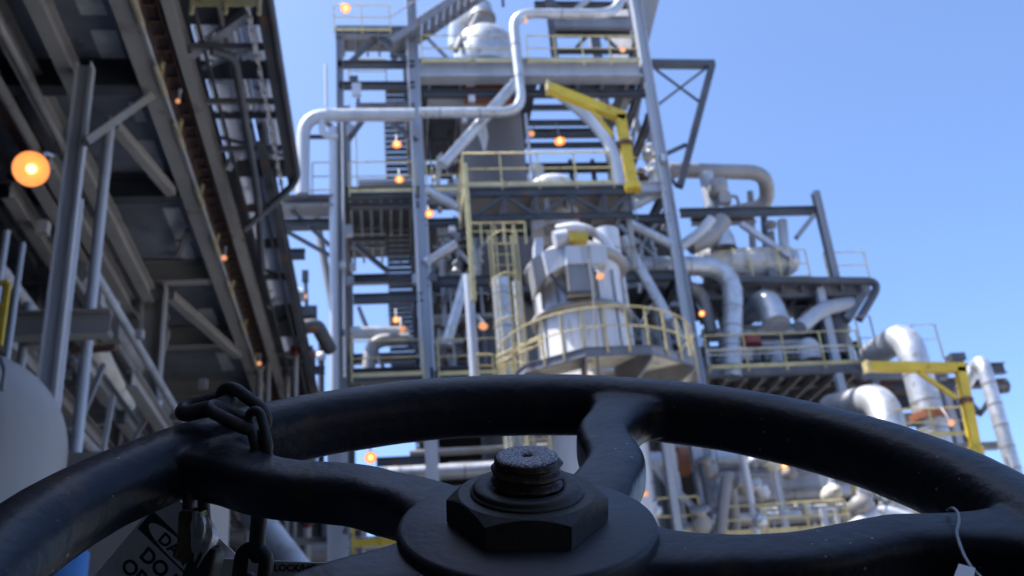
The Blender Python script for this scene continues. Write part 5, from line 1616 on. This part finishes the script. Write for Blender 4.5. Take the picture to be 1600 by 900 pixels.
# cable thicket and structure in the left wheel opening
rng = random.Random(21)
for k in range(34):
    px = rng.uniform(420, 640); Y = rng.uniform(19, 27)
    q = P(px, 760, Y=Y)
    if k % 3 == 0:
        a, b = hx(px - rng.uniform(20, 60), px + rng.uniform(20, 60), rng.uniform(680, 880), Y)
        MB().ibeam(a, b, 0.12, rng.uniform(.1, .25)).build('beam', rng.choice(['dark', 'brown', 'rusty', 'galv']), low)
    else:
        MB().tube([V((q.x, Y, 0)), V((q.x, Y, Z_(px, rng.uniform(690, 860), Y)))], rng.uniform(.04, .12), 8).build('upright', rng.choice(['dark', 'dark', 'rusty', 'dull']), low)
for k in range(16):
    px = rng.uniform(440, 640); Y = rng.uniform(18, 23); py = rng.uniform(790, 880)
    q = P(px, py, Y=Y)
    MB().lathe([(0, -.08), (.12, -.06), (.13, .06), (0, .08)], q, (rng.uniform(-1, 1), -1, .4), 12).build('hand_valve', rng.choice(['dull', 'white', 'silver', 'red', 'dark']), low)
for (px, w1, lab) in [(520, .2, 'pale twin post in the left wheel opening, left one'), (537, .2, 'pale twin post in the left wheel opening, right one')]:
    q = P(px, 860, Y=20); tag(MB().ibeam(V((q.x, 20, 0)), V((q.x, 20, Z_(px, 700, 20))), w1, w1, up=(0, 1, 0)).build('post', 'galv'), lab, 'post')
# dark plant masses low behind everything
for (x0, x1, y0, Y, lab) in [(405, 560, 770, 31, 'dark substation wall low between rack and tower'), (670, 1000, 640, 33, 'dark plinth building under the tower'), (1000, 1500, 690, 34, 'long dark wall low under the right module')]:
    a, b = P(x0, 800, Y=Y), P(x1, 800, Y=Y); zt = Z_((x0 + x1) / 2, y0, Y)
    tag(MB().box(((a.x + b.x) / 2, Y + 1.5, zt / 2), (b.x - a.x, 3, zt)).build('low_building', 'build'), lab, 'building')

# ============================================================ LAMPS
for a in [
    (48, 264, 7.6, 0.335, 'large glowing orange lamp hanging at the left edge under the rack', 'bulb', (0.08, -0.95, -0.62), (0, .3, .2)),
    (540, 13, 26.0, 0.42, 'glowing lamp at the very top left corner of the tower', 'bulb', (0, -.8, -.8), (-.2, .2, .2)),
    (822, 33, 25.6, 0.26, 'small glowing lamp at the top bend of the silver pipe', 'dim', (0, -.8, -.8), (.1, .3, .2)),
    (973, 77, 26.0, 0.36, 'dim orange lamp at the right end of the top deck rail', 'dim', (-.2, -.8, -.7), (.2, .3, .2)),
    (278, 158, 11.9, 0.12, 'tiny orange lamp on the inner rack girder, highest of three', 'dim', (0, -.8, -.8), (0, .1, .1)),
    (350, 403, 16.6, 0.20, 'small orange lamp on the inner rack girder, middle of three', 'dim', (0, -.8, -.8), (0, .1, .1)),
    (405, 568, 22.0, 0.20, 'small orange lamp on the inner rack girder, lowest of three', 'dim', (0, -.8, -.8), (0, .1, .1)),
    (476, 463, 24.0, 0.24, 'pale orange lamp on the mast at the outer rack end', 'dim', (.2, -.8, -.6), (-.2, .2, .2)),
    (620, 226, 27.4, 0.40, 'glowing lamp on the upper stair flight, higher of two', 'bulb', (0, -.35, -1), (0, .3, .3)),
    (624, 281, 27.2, 0.38, 'glowing lamp on the upper stair flight, lower of two', 'bulb', (0, -.35, -1), (0, .3, .3)),
    (671, 334, 26.2, 0.34, 'glowing lamp right beside the middle tower column', 'bulb', (0.1, -.8, -.8), (0, .3, .3)),
    (875, 221, 28.0, 0.52, 'glowing lamp hanging centrally behind the trussed platform', 'bulb', (0, -.25, -1), (0, .2, .5)),
    (830, 209, 28.4, 0.42, 'pinkish dim lamp just left of the central hanging lamp', 'dim', (-.3, -.5, -.9), (.2, .3, .3)),
    (938, 432, 20.2, 0.36, 'pinkish dim lamp fixed to the face of the white reactor', 'dim', (.1, -.5, -.9), (-.2, .3, .3)),
    (755, 510, 24.3, 0.46, 'pinkish dim lamp left of the tall silver pipe', 'dim', (-.2, -.5, -.9), (-.4, .3, .3)),
    (619, 500, 27.2, 0.28, 'bright glowing lamp on the lowest stair flight', 'bulb', (0, -.7, -.8), (0, .3, .3)),
    (629, 514, 27.4, 0.38, 'dim orange lamp under the bright one on the lowest stair flight', 'dim', (0.3, -.6, -.8), (0, .3, .3)),
    (1097, 490, 27.0, 0.26, 'small glowing lamp between the right tower column and the thick banded pipe', 'bulb', (0, -.8, -.7), (0, .3, .3)),
    (579, 715, 21.0, 0.34, 'glowing lamp in the left wheel opening', 'bulb', (0, -.8, -.4), (0, .2, .4)),
    (1226, 728, 23.0, 0.24, 'glowing lamp in the right wheel opening under the rim', 'bulb', (0, -.8, -.4), (0, .2, .3)),
    (1487, 661, 23.6, 0.34, 'orange lamp beside the right yellow crane mast', 'dim', (-.1, -.8, -.6), (0, .2, .3)),
    (1008, 772, 21.0, 0.30, 'pinkish dim lamp just above the hub flange on the right', 'dim', (0, -.6, -.8), (0, .2, .3)),
]:
    lamp(*a[:4], a[4], a[5], a[6], a[7])
q = P(476, 440, Y=24.1)
m = MB(); m.tube([P(480, 500, Y=24.1), P(477, 430, Y=24.1)], .05, 8).box(P(477, 432, Y=24.1), (.16, .16, .3)).box(P(486, 488, Y=24.1), (.3, .2, .3))
tag(m.build('lamp_mast', 'dark'), 'short dark mast with fittings at the outer rack end', 'mast')
